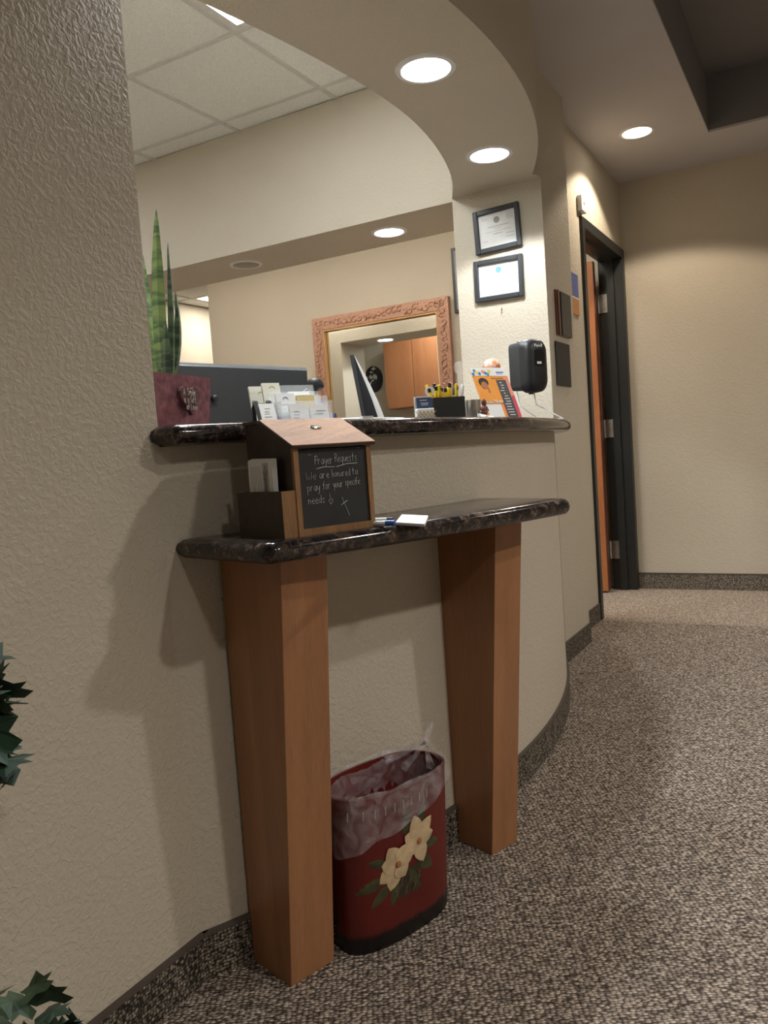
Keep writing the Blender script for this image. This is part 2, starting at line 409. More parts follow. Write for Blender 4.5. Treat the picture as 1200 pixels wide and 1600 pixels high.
def catmull(P, n=8):
    out = []
    for i in range(len(P) - 1):
        p0, p1, p2, p3 = [Vector(P[max(0, min(len(P) - 1, k))]) for k in (i - 1, i, i + 1, i + 2)]
        for k in range(n):
            t = k / n
            out.append(0.5 * ((2 * p1) + (p2 - p0) * t + (2 * p0 - 5 * p1 + 4 * p2 - p3) * t * t + (3 * p1 - p0 - 3 * p2 + p3) * t ** 3))
    out.append(Vector(P[-1]))
    return out
def bullnose(path, z0, z1, seg=6):
    """closed counter-clockwise plan outline as a slab with half-round edges"""
    n = len(path); P = [Vector((p[0], p[1])) for p in path]; r = (z1 - z0) / 2
    N = []
    for i in range(n):
        a = (P[i] - P[i - 1]); b = (P[(i + 1) % n] - P[i])
        na = Vector((a.y, -a.x)); nb = Vector((b.y, -b.x))
        if na.length > 1e-9: na.normalize()
        if nb.length > 1e-9: nb.normalize()
        m = na + nb
        if m.length < 1e-6: m = na
        m.normalize(); N.append(m / max(0.5, m.dot(na)))
    rings = []
    for k in range(seg + 1):
        t = -PI / 2 + PI * k / seg
        o = -r + r * math.cos(t); z = (z0 + z1) / 2 + r * math.sin(t)
        rings.append([(P[i].x + N[i].x * o, P[i].y + N[i].y * o, z) for i in range(n)])
    mb = MB(); mb.loft(rings); return mb
def fillet(pts, radii, seg=6):
    """plan polygon with rounded corners"""
    out = []; n = len(pts)
    for i in range(n):
        p = Vector(pts[i]); r = radii[i]
        if r <= 0: out.append(p); continue
        a = (Vector(pts[i - 1]) - p).normalized(); b = (Vector(pts[(i + 1) % n]) - p).normalized()
        ang = a.angle(b); d = r / math.tan(ang / 2)
        c = p + (a + b).normalized() * (r / math.sin(ang / 2))
        s = p + a * d - c; e = p + b * d - c
        for k in range(seg + 1):
            t = k / seg; v = s.lerp(e, t)
            out.append(c + v.normalized() * r)
    return out

# ================================================================== STRUCTURE
ZC, ZO, ZS, ZH = 2.600, 2.733, 2.130, 2.117     # lobby ceiling, office ceiling, soffit, back header
XW, XJ, XD, YC, YF = -1.083, -1.068, -1.144, 3.44, 5.31
struct('floor', MB().prism([(-6.1, -3), (3.4, -3), (3.4, 4.325), (-6.1, 4.325)], -0.05, 0.0), 'carpet', 'brown looped carpet floor of the lobby')
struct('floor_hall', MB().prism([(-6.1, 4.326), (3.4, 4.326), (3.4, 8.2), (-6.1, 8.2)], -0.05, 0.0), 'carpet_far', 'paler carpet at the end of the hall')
struct('wall_left', MB().box(XW - 0.13, XW, -3, 1.083, 0, ZO), 'wall', 'textured tan wall beside the reception opening')
a_out = arcpts(AR, 1.070, 3.376, 40); a_in = arcpts(AR - 0.11, 1.084, 3.365, 40)
struct('wall_counter', MB().prism(a_out + a_in[::-1], 0, 1.0275), 'wall', 'bowed tan half wall under the reception counter', smooth=True)
inner = catmull([(-1.46, 1.083), (-1.375, 1.40), (-1.300, 1.757), (-1.255, 2.05), (-1.232, 2.33), (-1.240, 2.60), (-1.292, 2.905), (-1.378, 3.20), (-1.487, YC)], 6)
a_sof = arcpts(AR, 1.070, 3.375, 40)
struct('wall_soffit', MB().prism(a_sof + [(XJ, 3.40), (XJ, YC), (-1.487, YC)] + [tuple(p) for p in inner[::-1][1:]], ZS, ZO), 'wall', 'bowed soffit over the reception counter', smooth=True)
struct('wall_column', MB().box(-1.487, XJ, YC, 3.84, 0, ZO), 'wall', 'column wall that closes the reception opening')
mb = MB().box(XD - 0.13, XD, 3.84, 4.33, 0, ZO).box(XD - 0.13, XD, 4.33, YF, 2.175, ZO).box(XD - 0.13, XD, 5.30, YF, 0, 2.175)
struct('wall_door', mb, 'wall', 'hall wall around the black door frame')
struct('wall_far', MB().box(-4.60, 3.4, YF, YF + 0.12, 0, 2.95), 'wall', 'tan wall at the end of the hall')
mb = MB().box(-5.95, -1.487, YC, 3.885, ZH, ZO).box(-5.95, -4.18, YC, 3.885, 0, ZH)
struct('wall_header', mb, 'wall', 'tan header wall across the office')
struct('wall_office_side', MB().box(-6.07, -5.95, 0.9, 8.2, 0, ZO), 'wall', 'pale yellow office side wall')
struct('wall_office_front', MB().box(-5.95, XW - 0.13, 0.963, 1.083, 0, ZO), 'wall', 'office wall behind the lobby wall')
struct('wall_office_back', MB().box(-5.95, -1.2, 8.08, 8.2, 0, ZO), 'wall', 'wall at the back of the office')
struct('wall_right', MB().box(3.3, 3.42, -3, YF, 0, 2.95), 'wall', 'lobby side wall')
struct('wall_back', MB().box(XW, 3.3, -3.12, -3, 0, 2.95), 'wall', 'lobby back wall')
# lobby ceiling with a raised tray
TX0, TX1, TY0, TY1, ZT = -0.543, 2.7, -2.0, 4.777, 2.90
mb = MB().box(-1.15, TX0, -3, YF, ZC, ZC + 0.012).box(TX1, 3.3, -3, YF, ZC, ZC + 0.012).box(TX0, TX1, -3, TY0, ZC, ZC + 0.012).box(TX0, TX1, TY1, YF, ZC, ZC + 0.012)
struct('ceiling', mb, 'ceil_paint', 'tan lobby ceiling around a raised tray')
mb = MB()
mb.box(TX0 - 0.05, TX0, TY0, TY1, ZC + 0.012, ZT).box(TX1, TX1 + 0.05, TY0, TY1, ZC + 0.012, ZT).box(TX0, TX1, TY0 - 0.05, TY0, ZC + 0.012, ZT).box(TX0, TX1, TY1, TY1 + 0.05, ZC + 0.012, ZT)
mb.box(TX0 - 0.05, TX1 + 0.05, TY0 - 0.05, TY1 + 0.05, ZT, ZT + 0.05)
struct('ceiling_tray', mb, 'tray_dark', 'darker raised tray of the lobby ceiling')
# office ceiling: grid and lay-in tiles
GX, GY, GS = -2.678, 2.690, 0.61
xs = [GX + GS * k for k in range(-6, 4)]; ys = [GY + GS * k for k in range(-3, 10)]
OX0, OX1, OY0, OY1 = -5.95, -1.20, 1.083, 8.08
TROFFER = [(GX + GS, GX + 2 * GS, GY - 2 * GS, GY), (GX - 5 * GS, GX - 4 * GS, GY + 6 * GS, GY + 7 * GS), (GX - 3 * GS, GX - 2 * GS, GY - 2 * GS, GY), (GX - GS, GX, GY + 2 * GS, GY + 3 * GS), (GX + GS, GX + 2 * GS, GY + 2 * GS, GY + 3 * GS), (GX - 3 * GS, GX - 2 * GS, GY + 2 * GS, GY + 3 * GS)]  # last three sit unseen behind the header, added to brighten the mirror wall
mb = MB().box(OX0, OX1, OY0, OY1, ZO + 0.06, ZO + 0.10)
for x in xs:
    if OX0 < x < OX1: mb.box(x - 0.012, x + 0.012, OY0, OY1, ZO - 0.002, ZO + 0.006)
for y in ys:
    if OY0 < y < OY1: mb.box(OX0, OX1, y - 0.012, y + 0.012, ZO - 0.001, ZO + 0.006)
ceil_o = struct('ceiling_office', mb, 'tbar', 'white suspended tile ceiling of the office')
tile_me = {}
for x in [xs[0] - GS] + xs:
    for y in [ys[0] - GS] + ys:
        x0, x1, y0, y1 = max(x, OX0), min(x + GS, OX1), max(y, OY0), min(y + GS, OY1)
        if x1 - x0 < 0.03 or y1 - y0 < 0.03: continue
        if y0 < YC < y1: 
            y1 = YC
        elif YC <= y0 < 3.885 : y0 = 3.885
        if y1 - y0 < 0.03: continue
        cxm, cym = (x0 + x1) / 2, (y0 + y1) / 2
        if any(a < cxm < b and c < cym < d for a, b, c, d in TROFFER): continue
        key = (round(x1 - x0, 3), round(y1 - y0, 3))
        if key not in tile_me:
            w, d = key
            t = obj('ceiling_tile', MB().box(-w / 2 + 0.002, w / 2 - 0.002, -d / 2 + 0.002, d / 2 - 0.002, 0.004, 0.018), 'tile', ceil_o)
            tile_me[key] = t.data
        else:
            t = bpy.data.objects.new('ceiling_tile', tile_me[key]); COL.objects.link(t); t.parent = ceil_o
        t.location = (cxm, cym, ZO)

# baseboards of carpet with a bound top edge
def base_strip(name, path, label, h=0.095, t=0.008):
    """path in plan; strip stands on its lobby side (to the right of travel)"""
    P = [Vector(p) for p in path]; n = len(P); O = []
    for i in range(n):
        d = (P[min(i + 1, n - 1)] - P[max(i - 1, 0)]).normalized(); O.append(P[i] + Vector((d.y, -d.x)) * t)
    poly = [tuple(p) for p in P] + [tuple(p) for p in O[::-1]]
    b = struct(name, MB().prism(poly, 0.0, h - 0.008), 'carpet_base', label)
    O2 = [P[i] + (O[i] - P[i]) * 1.25 for i in range(n)]
    obj('bound_edge', MB().prism([tuple(p) for p in P] + [tuple(p) for p in O2[::-1]], h - 0.008, h), 'binding', b)
    return b
base_strip('baseboard_left', [(XW, -3), (XW, 1.088)], 'carpet baseboard along the tan lobby wall')
base_strip('baseboard_counter', arcpts(AR, 1.079, 3.36, 40), 'carpet baseboard around the bowed half wall')
base_strip('baseboard_column', [(XJ, 3.375), (XJ, 3.838)], 'carpet baseboard under the column')
base_strip('baseboard_door', [(XD, 3.842), (XD, 4.318)], 'carpet baseboard beside the door frame')
base_strip('baseboard_far', [(XD + 0.01, YF), (3.3, YF)], 'carpet baseboard along the far hall wall', 0.105)

# hall door
dr = struct('door_1', MB().box(XD - 0.14, XD + 0.015, 4.32, 4.37, 0, 2.18).box(XD - 0.14, XD + 0.015, 5.245, 5.302, 0, 2.18).box(XD - 0.14, XD + 0.015, 4.37, 5.245, 2.125, 2.18), 'frame_black', 'black steel door frame with its wooden door standing open', bevel=0.004)
obj('door_stop', MB().box(XD - 0.09, XD - 0.045, 5.23, 5.2455, 0, 2.125).box(XD - 0.09, XD - 0.045, 4.37, 4.384, 0, 2.125).box(XD - 0.09, XD - 0.045, 4.384, 5.23, 2.11, 2.1255), 'frame_black', dr)
leaf = obj('door_leaf', MB().box(-2.19, -1.288, 5.115, 5.160, 0.012, 2.108), 'door', dr)
obj('edge_band', MB().box(-1.2885, -1.284, 5.116, 5.159, 0.012, 2.108), 'reddish', leaf)
for z in (1.857, 1.058, 0.265):
    h = obj('hinge', MB().box(-1.283, -1.235, 5.238, 5.2455, z - 0.058, z + 0.058), 'steel', dr)
    obj('knuckle', MB().tube([(-1.291, 5.235, z - 0.058), (-1.291, 5.235, z + 0.058)], 0.008, 8), 'steel', h, smooth=True)
    for k, dz in enumerate((-0.044, -0.015, 0.015, 0.044)):
        obj('screw', MB().lathe([(0.001, 0), (0.0045, 0)], (0, 0, 0), 8, T=Matrix.Translation((-1.262 + (0.014 if k in (1, 2) else 0.0), 5.2372, z + dz)) @ Matrix.Rotation(PI / 2, 4, 'X')), 'white', h)
# office door in the header wall (seen in the mirror)
d2 = struct('door_2', MB().box(-5.25, -4.33, 3.885, 3.90, 0, 2.06), 'cab', 'orange wood office door beyond the header')

# ================================================================== LIGHTS
def spot(loc, power, color, angle=126, blend=0.18, radius=0.05):
    l = bpy.data.lights.new('can_lamp', 'SPOT'); l.energy = power; l.color = color
    l.spot_size = math.radians(angle); l.spot_blend = blend; l.shadow_soft_size = radius
    o = bpy.data.objects.new('can_lamp', l); COL.objects.link(o); o.location = loc
    return o
def can_light(x, y, z, label, group, lit, power, color, lens, R=0.0935, cone=126, blend=0.18, soft=0.05):
    t = thing('recessed_light', label, 'light', (x, y, z), group)
    mb = MB(); n = 32
    mb.lathe([(R - 0.020, 0.0), (R - 0.018, -0.006), (R - 0.004, -0.005), (R, 0.0), (R - 0.020, 0.0)], (x, y, z), n, cap=False)
    obj('trim_ring', mb, 'white_trim', t, smooth=True)
    mb = MB().lathe([(R - 0.018, -0.0005), (R - 0.022, -0.0025), (0.001, -0.004)], (x, y, z), n)
    obj('lens', mb, lens if lit else 'trim_off', t, smooth=True)
    if lit:
        s = spot((0, 0, -0.012), power, color, cone, blend, soft); s.parent = t
    return t
G1 = 'cool can lights in the curved soffit'
for x, y, lb in ((-1.075, 1.47, 'lit recessed can light in the soffit above the snake plant'), (-1.034, 2.255, 'lit recessed can light in the soffit above the black pen box'), (-1.142, 3.036, 'lit recessed can light in the soffit just before the column')):
    can_light(x, y, ZS, lb, G1, True, P_SOFFIT, COOL, 'lens_cool')
can_light(-0.864, 4.504, ZC, 'lit recessed can light in the hall ceiling by the black door frame', None, True, P_HALL, AMBER, 'lens_warm')
G2 = 'can lights under the office header'
for x, lit, lb in ((-1.940, True, 'lit recessed can light under the office header before the mirror'), (-2.870, False, 'unlit recessed can light under the office header'), (-3.80, True, 'lit recessed can light of the office header seen in the mirror')):
    can_light(x, 3.66, ZH, lb, G2, lit, P_HEADER, COOL, 'lens_cool')
G3 = 'warm can lights of the lobby tray'
for x, y, pw, cn in ((1.69, -0.36, 0.75, 140), (2.05, 0.88, 1.25, 140), (1.75, 2.5, 0.75, 156), (1.0, 4.0, 0.5, 136)):
    can_light(x, y, ZT, 'warm recessed can light in the raised lobby ceiling tray', G3, True, P_LOBBY * pw, WARM, 'lens_warm', cone=cn, blend=0.65 if cn < 150 else 0.45, soft=0.09)
for k, (x0, x1, y0, y1) in enumerate(TROFFER):
    lb = ('lit square fluorescent panel over the reception desk', 'lit fluorescent panel far down the office ceiling', 'lit fluorescent panel over the side desk', 'added unseen fill panel behind the header before the mirror', 'added unseen fill panel behind the header towards the open door', 'added unseen fill panel behind the header towards the wood office door')[k]
    t = thing('ceiling_panel_light', lb, 'light', ((x0 + x1) / 2, (y0 + y1) / 2, ZO), 'fluorescent ceiling panels')
    mb = MB().box(x0 + 0.01, x1 - 0.01, y0 + 0.01, y0 + 0.045, ZO - 0.002, ZO + 0.01).box(x0 + 0.01, x1 - 0.01, y1 - 0.045, y1 - 0.01, ZO - 0.002, ZO + 0.01)
    mb.box(x0 + 0.01, x0 + 0.045, y0 + 0.045, y1 - 0.045, ZO - 0.002, ZO + 0.01).box(x1 - 0.045, x1 - 0.01, y0 + 0.045, y1 - 0.045, ZO - 0.002, ZO + 0.01)
    obj('panel_frame', mb, 'white_trim', t)
    obj('lens', MB().box(x0 + 0.045, x1 - 0.045, y0 + 0.045, y1 - 0.045, ZO + 0.001, ZO + 0.006), 'troffer_far' if k == 1 else 'alcove_fill' if k > 2 else 'troffer', t)
#@@OBJECTS
# ================================================================== COUNTER, SHELF
ZT0, ZT1 = 1.0275, 1.0655           # upper counter
ZB0, ZB1 = 0.817, 0.855             # lower writing shelf
RO, RI = 2.651, 2.28
outl = arcpts(RO, 1.060, 3.425, 48)
inn = arcpts(RI, 1.086, 3.434, 40)
path = outl + [(-1.06, 3.434)] + inn[::-1] + [(XW + 0.002, 1.086), (XW + 0.002, 1.058)]
rad = [0.0] * len(path); rad[0] = 0.022; rad[48] = 0.03
ctr = obj('reception_countertop', bullnose(fillet(path, rad), ZT0, ZT1), 'granite', smooth=True)
tag(ctr, 'long curved dark granite countertop on the bowed half wall', 'countertop')

SU = 71.9
c0 = Vector((-0.800, 1.016)); su = Vector((math.cos(math.radians(SU)), math.sin(math.radians(SU)))); sv = Vector((-su.y, su.x))
SL = 0.862
front = [c0 + su * (SL * k / 12) - sv * (0.018 * math.sin(PI * k / 12)) for k in range(13)]
backarc = []
for k in range(25):
    y = 1.092 + (1.965 - 1.092) * k / 24
    backarc.append(Vector((ACX + (AR + 0.001) * math.cos(math.asin((y - ACY) / AR)), y)))
path = front + backarc[::-1]
rad = [0.0] * len(path); rad[0] = 0.03; rad[12] = 0.03
ws = thing('writing_shelf', 'low dark granite writing shelf carried by two tapered cherry wood legs', 'shelf', (-0.85, 1.45, 0))
obj('shelf_top', bullnose(fillet([tuple(p) for p in path], rad), ZB0, ZB1), 'granite', ws, smooth=True, label='dark mottled granite slab with rounded edge')
def leg(bx, by, deg, w=0.105, d0=0.124, d1=0.197):
    """near bottom corner, wall side stays upright, lobby side flares to the top"""
    u = Vector((math.cos(math.radians(deg)), math.sin(math.radians(deg)))); v = Vector((-u.y, u.x))
    b = Vector((bx, by)) + v * d0
    def ring(d, z): return [(p.x, p.y, z) for p in (b - v * d, b - v * d + u * w, b + u * w, b)]
    obj('leg', MB().loft([ring(d0, 0.0), ring(d1, ZB0)]), 'leg', ws, bevel=0.0015)
leg(-0.912, 1.126, 73.0)
leg(-0.745, 1.722, 71.0, 0.095)

# ================================================================== strokes for hand lettering
GL = {
 'P': [[(0, 0), (.05, 1)], [(0, .95), (.3, 1.02), (.5, .85), (.4, .6), (.05, .5)]],
 'R': [[(0, 0), (.03, 1)], [(0, .95), (.3, 1.02), (.45, .8), (.35, .58), (.04, .52)], [(.15, .52), (.5, 0)]],
 'r': [[(0, .6), (.04, 0)], [(.04, .35), (.15, .55), (.32, .58)]],
 'a': [[(.42, .55), (.2, .6), (.02, .35), (.08, .05), (.25, 0), (.42, .3)], [(.42, .6), (.42, .1), (.52, 0)]],
 'y': [[(0, .58), (.08, .2), (.25, .12), (.42, .5)], [(.45, .6), (.36, 0), (.2, -.38), (.02, -.34)]],
 'e': [[(.02, .3), (.42, .34), (.4, .52), (.22, .6), (.04, .42), (.04, .15), (.2, 0), (.44, .08)]],
 'q': [[(.4, .52), (.2, .6), (.02, .35), (.1, .05), (.3, .05), (.4, .3)], [(.42, .6), (.38, -.4), (.52, -.28)]],
 'u': [[(0, .58), (.03, .15), (.18, 0), (.36, .15), (.42, .55)], [(.42, .58), (.44, .02)]],
 's': [[(.36, .52), (.18, .6), (.06, .48), (.3, .2), (.26, .03), (.02, .03)]],
 't': [[(.18, .95), (.16, .1), (.28, 0)], [(0, .58), (.36, .62)]],
 'W': [[(0, .95), (.1, .05), (.3, .05), (.36, .6), (.46, .05), (.66, .08), (.74, .98)]],
 'h': [[(.02, 1.05), (.02, 0)], [(.02, .35), (.2, .58), (.34, .45), (.36, 0)]],
 'o': [[(.22, .6), (.04, .42), (.04, .12), (.22, 0), (.4, .15), (.4, .45), (.22, .6)]],
 'n': [[(0, .58), (.03, 0)], [(.03, .35), (.2, .58), (.34, .45), (.38, 0)]],
 'd': [[(.4, .5), (.2, .6), (.02, .32), (.12, .03), (.3, .06), (.4, .3)], [(.42, 1.02), (.42, .02)]],
 'p': [[(0, .58), (.02, -.42)], [(.02, .45), (.22, .6), (.4, .4), (.3, .08), (.04, .1)]],
 'f': [[(.4, .95), (.24, 1.0), (.18, .8), (.16, -.02)], [(0, .55), (.36, .6)]],
 'i': [[(.05, .58), (.05, 0)], [(.05, .82), (.06, .86)]],
 'c': [[(.38, .5), (.2, .6), (.03, .35), (.1, .05), (.38, .06)]],
 'A': [[(0, 0), (.22, 1), (.45, 0)], [(.08, .35), (.38, .35)]],
 'S': [[(.4, .9), (.2, 1), (.05, .8), (.35, .35), (.25, .02), (0, .1)]],
 'm': [[(0, .58), (.02, 0)], [(.02, .4), (.15, .58), (.25, .4), (.26, 0)], [(.26, .4), (.4, .58), (.5, .4), (.52, 0)]],
 'l': [[(.05, 1), (.05, .05), (.12, 0)]],
 'G': [[(.45, .9), (.2, 1), (.02, .5), (.15, .02), (.42, .1), (.44, .42), (.25, .42)]],
 'L': [[(.02, 1), (.04, 0), (.4, .04)]],
 'v': [[(0, .58), (.2, 0), (.38, .6)]],
 '"': [[(0, 1.05), (.06, .82)], [(.14, 1.05), (.2, .82)]],
 ',': [[(.06, .05), (0, -.15)]],
}
GW = {'W': .9, 'm': .66, 'i': .2, 'l': .22, ' ': .42, '"': .35, ',': .2}
def strokes(mb, text, T, x, y, h, r, slope=0.0, sp=1.0):
    """handwriting as thin chalk lines; T maps local x (along) z (up) with y out of the surface"""
    for ch in text:
        w = GW.get(ch, .58) * sp
        for st in GL.get(ch, []):
            pts = []
            for a, b in st:
                pts.append(T @ Vector((x + a * h * sp, -0.0006, y + b * h + (x + a * h) * slope)))
            mb.tube(pts, r, 4)
        x += w * h
    return x
def print_lines(mb, T, x0, x1, ys, th, jag=0.0, y=-0.0006):
    for k, z in enumerate(ys):
        a = x0 + jag * rnd.random() * (x1 - x0); b = x1 - jag * rnd.random() * (x1 - x0)
        mb.box(a, b, y, y + 0.0004, z, z + th, T)
def font_text(name, body, T, size, mat, parent, align='LEFT', depth=0.0004):
    cu = bpy.data.curves.new(name, 'FONT'); cu.body = body; cu.size = size; cu.align_x = align; cu.extrude = depth
    o = bpy.data.objects.new(name, cu); COL.objects.link(o)
    bpy.context.view_layer.update()
    me = bpy.data.meshes.new_from_object(o.evaluated_get(bpy.context.evaluated_depsgraph_get()))
    bpy.data.objects.remove(o, do_unlink=True)
    R = T @ Matrix.Rotation(PI / 2, 4, 'X')
    me.transform(R)
    bm = bmesh.new(); bm.from_mesh(me); bpy.data.meshes.remove(me)
    return obj(name, bm, mat, parent)

# ================================================================== SUGGESTION BOX on the writing shelf
BX = thing('prayer_request_box', 'dark wooden request box with slanted oak lid and chalkboard front on the granite shelf', 'box', (-0.80, 1.16, ZB1))
BT = frame((-0.809, 1.077, ZB1), 69.0)          # x along the front, y towards the wall
PW, BW, BD = 0.028, 0.196, 0.150                # pocket depth, full width, depth
ZF, ZK = 0.152, 0.200                           # height at front and back
def side_poly(x0, x1):
    mb = MB()
    pts = [(0.004, 0), (BD, 0), (BD, ZK), (0.100, ZK), (0.004, ZF)]
    a = [BT @ Vector((x0, p[0], p[1])) for p in pts]; b = [BT @ Vector((x1, p[0], p[1])) for p in pts]
    return mb.loft([a, b])
obj('side_panel', side_poly(PW, PW + 0.008), 'walnut', BX)
obj('side_panel', side_poly(BW - 0.008, BW), 'walnut', BX)
obj('back_panel', MB().box(PW + 0.008, BW - 0.008, BD - 0.008, BD, 0, ZK, BT), 'walnut', BX)
obj('base', MB().box(PW + 0.008, BW - 0.008, 0.004, BD - 0.008, 0, 0.008, BT), 'walnut', BX)
obj('chalkboard', MB().box(PW + 0.010, BW - 0.010, 0.001, 0.006, 0.012, ZF - 0.004, BT), 'board', BX, label='black chalkboard with white handwriting')
fr = MB()
fr.box(PW, PW + 0.010, -0.003, 0.005, 0.0, ZF, BT).box(BW - 0.010, BW, -0.003, 0.005, 0.0, ZF, BT).box(PW + 0.010, BW - 0.010, -0.003, 0.005, 0.0, 0.012, BT)
obj('oak_frame', fr, 'oak', BX, label='pale oak strips around the chalkboard')
cw = MB()
CT = BT @ Matrix.Translation((PW + 0.010, 0.0008, 0.0))
BWD, BHT = BW - PW - 0.020, ZF - 0.016
def fit(text, f0, f1, base, h, r=0.00055):
    tot = sum(GW.get(c, .58) for c in text) * h - .10 * h
    strokes(cw, text, CT, f0 * BWD, .012 + base * BHT, h, r, 0.0, (f1 - f0) * BWD / tot)
fit('"', .155, .195, .85, .0120, .00040); fit('"', .885, .92, .91, .0110, .00040)
fit('Prayer', .24, .50, .80, .0150); fit('Requests', .53, .865, .815, .0150)
fit('We', .10, .245, .615, .0135, .00040); fit('are', .29, .43, .62, .0130); fit('honored', .47, .745, .625, .0130); fit('to', .775, .865, .635, .0130)
fit('pray', .105, .285, .465, .0145); fit('for', .325, .44, .475, .0145); fit('your', .475, .625, .485, .0135); fit('specific', .655, .895, .50, .0130)
fit('needs', .105, .345, .305, .0140)
def cl(pts, r=.0006): cw.tube([CT @ Vector((a * BWD, -.0006, .012 + b * BHT)) for a, b in pts], r, 4)
cl([(.245, .745), (.36, .765), (.52, .755)], .0007); cl([(.545, .755), (.70, .785), (.865, .785)], .0007)
cl([(.415, .42), (.422, .355)]); cl([(.425, .275), (.395, .325), (.405, .345), (.425, .33), (.450, .345), (.460, .325), (.425, .275)])
cl([(.595, .355), (.64, .23), (.69, .105)]); cl([(.575, .25), (.675, .305)])
obj('chalk_writing', cw, 'chalk', [c for c in BX.children if c.name.startswith('chalkboard')][0], label='white chalk handwriting asking for prayer requests')
# slanted lid with overhang, flat strip behind
LA = math.atan2(ZK - ZF, 0.096)
LT = BT @ Matrix.Translation((PW, -0.008, ZF - 0.002)) @ Matrix.Rotation(LA, 4, 'X')
lid = obj('lid', MB().box(-0.006, BW - PW + 0.006, 0, 0.112, 0.0, 0.007, LT), 'oak_lid', BX, label='slanted pale oak lid')
obj('lid_edge', MB().box(-0.0062, BW - PW + 0.0062, -0.0006, 0.0004, 0.0, 0.0052, LT).box(-0.0068, -0.0060, -0.0006, 0.112, 0.0, 0.0055, LT), 'walnut', lid)
obj('top_strip', MB().box(PW - 0.004, BW + 0.004, 0.100, BD + 0.002, ZK, ZK + 0.006, BT), 'walnut', BX)
lk = MB().lathe([(0.001, 0.010), (0.007, 0.0095), (0.0085, 0.007), (0.0085, 0.004)], (0, 0, 0), 16, T=LT @ Matrix.Translation((0.084, 0.070, 0.0)))
lk.box(-0.002, 0.014, -0.005, 0.005, 0.007, 0.0095, LT @ Matrix.Translation((0.084, 0.070, 0.0)))
obj('lock', lk, 'chrome', lid, smooth=True, label='small chrome cam lock')
# card pocket on the side
PK = obj('card_pocket', MB().box(0.0, 0.006, 0.0, BD, 0.0, 0.080, BT).box(0.006, PW, BD - 0.006, BD, 0.0, 0.080, BT).box(0.006, PW, 0.006, BD - 0.006, 0.0, 0.006, BT), 'walnut', BX, label='dark wooden card pocket on the box side')
obj('pocket_end', MB().box(0.0, PW, -0.001, 0.0005, 0.0, 0.080, BT).box(0.006, PW, 0.0005, 0.006, 0.0, 0.080, BT), 'oak', PK)
for k in range(4):
    CTm = BT @ Matrix.Translation((0.010 + 0.0016 * k, 0.038 - 0.0008 * k, 0.0075)) @ Matrix.Rotation(math.radians(0.5 * k), 4, 'X')
    cd = thing('request_card', ('white prayer card with tree picture in the box side pocket, outermost of its pack', 'white card standing second behind the tree picture card', 'white card standing third in the side pocket', 'white card standing innermost against the dark box side')[k], 'card', CTm.translation, 'cards in the box pocket')
    obj('card_sheet', MB().box(0, 0.0012, 0, 0.082, 0, 0.128 + 0.001 * (k % 2), CTm), 'paper', cd)
    if k == 0:
        pr = MB()
        for j, (y0, y1, z0, z1) in enumerate([(0.014, 0.032, 0.050, 0.122)]): pr.box(-0.0006, 0, y0, y1, z0, z1, CTm)
        obj('card_picture', pr, 'ink_light', cd)
        pr = MB().tube([CTm @ Vector((-0.0008, 0.023, z)) for z in (0.052, 0.075, 0.095)], [0.004, 0.003, 0.002], 4)
        for a, b in (((0.023, 0.093), (0.016, 0.110)), ((0.023, 0.095), (0.030, 0.108)), ((0.023, 0.087), (0.029, 0.097)), ((0.023, 0.100), (0.023, 0.117))):
            pr.tube([CTm @ Vector((-0.0008, a[0], a[1])), CTm @ Vector((-0.0008, b[0], b[1]))], 0.0009, 4)
        obj('tree_print', pr, 'ink', cd)
        pr = MB()
        for j in range(7):
            yy = 0.039 + 0.0055 * j
            pr.box(-0.0006, 0, yy, yy + 0.0006, 0.118 - (0.030 + 0.045 * rnd.random()), 0.117, CTm)
        obj('card_print', pr, 'ink_light', cd)

# pens and note sheets on the writing shelf
def pen(name, label, group, p0, p1, r, body, capm, frac=0.78, cat='pen'):
    p0, p1 = Vector(p0), Vector(p1); t = thing(name, label, cat, p0, group)
    q = p0.lerp(p1, frac)
    obj('barrel', MB().tube([p0, p0.lerp(p1, 0.03), q], [r * .6, r, r], 8), body, t, smooth=True)
    obj('cap', MB().tube([q, q.lerp(p1, 0.9), p1], [r * 1.12, r * 1.12, r * .7], 8), capm, t, smooth=True)
    return t
pz = ZB1 + 0.0052
pa = atz(618, 817, pz); pen('ballpoint_pen', 'white ballpoint pen with blue end lying by the request box', 'pens on the writing shelf', pa + Vector((-0.135, -0.012, 0)), pa, 0.0050, 'white', 'bluecap', 0.86)
pb = atz(615, 812, pz); pen('ballpoint_pen', 'white pen with black end lying behind the blue-ended pen', 'pens on the writing shelf', pb + Vector((-0.130, -0.004, 0)), pb, 0.0045, 'white', 'black', 0.90)
q0, q1, q2 = atz(616, 818.5, ZB1 + .004), atz(628, 804, ZB1 + .004), atz(669, 806, ZB1 + .004)
q3 = q0 + (q2 - q1)
q0, q3 = q0.lerp(q1, .12), q3.lerp(q2, .12)
np_ = thing('note_pad', 'thin white note pad lying on the granite writing shelf', 'note pad', ((q0 + q2) / 2).xy.to_3d() + Vector((0, 0, ZB1)))
obj('sheets', MB().prism([p.xy for p in (q0, q3, q2, q1)], ZB1, ZB1 + 0.004), 'paper', np_)
obj('cover_sheet', MB().prism([p.xy for p in (q0.lerp(q2, 0.01), q3, q2.lerp(q0, 0.01), q1)], ZB1 + 0.0043, ZB1 + 0.0048), 'paper', np_)

# ================================================================== THINGS ON THE COUNTER
Z0 = ZT1
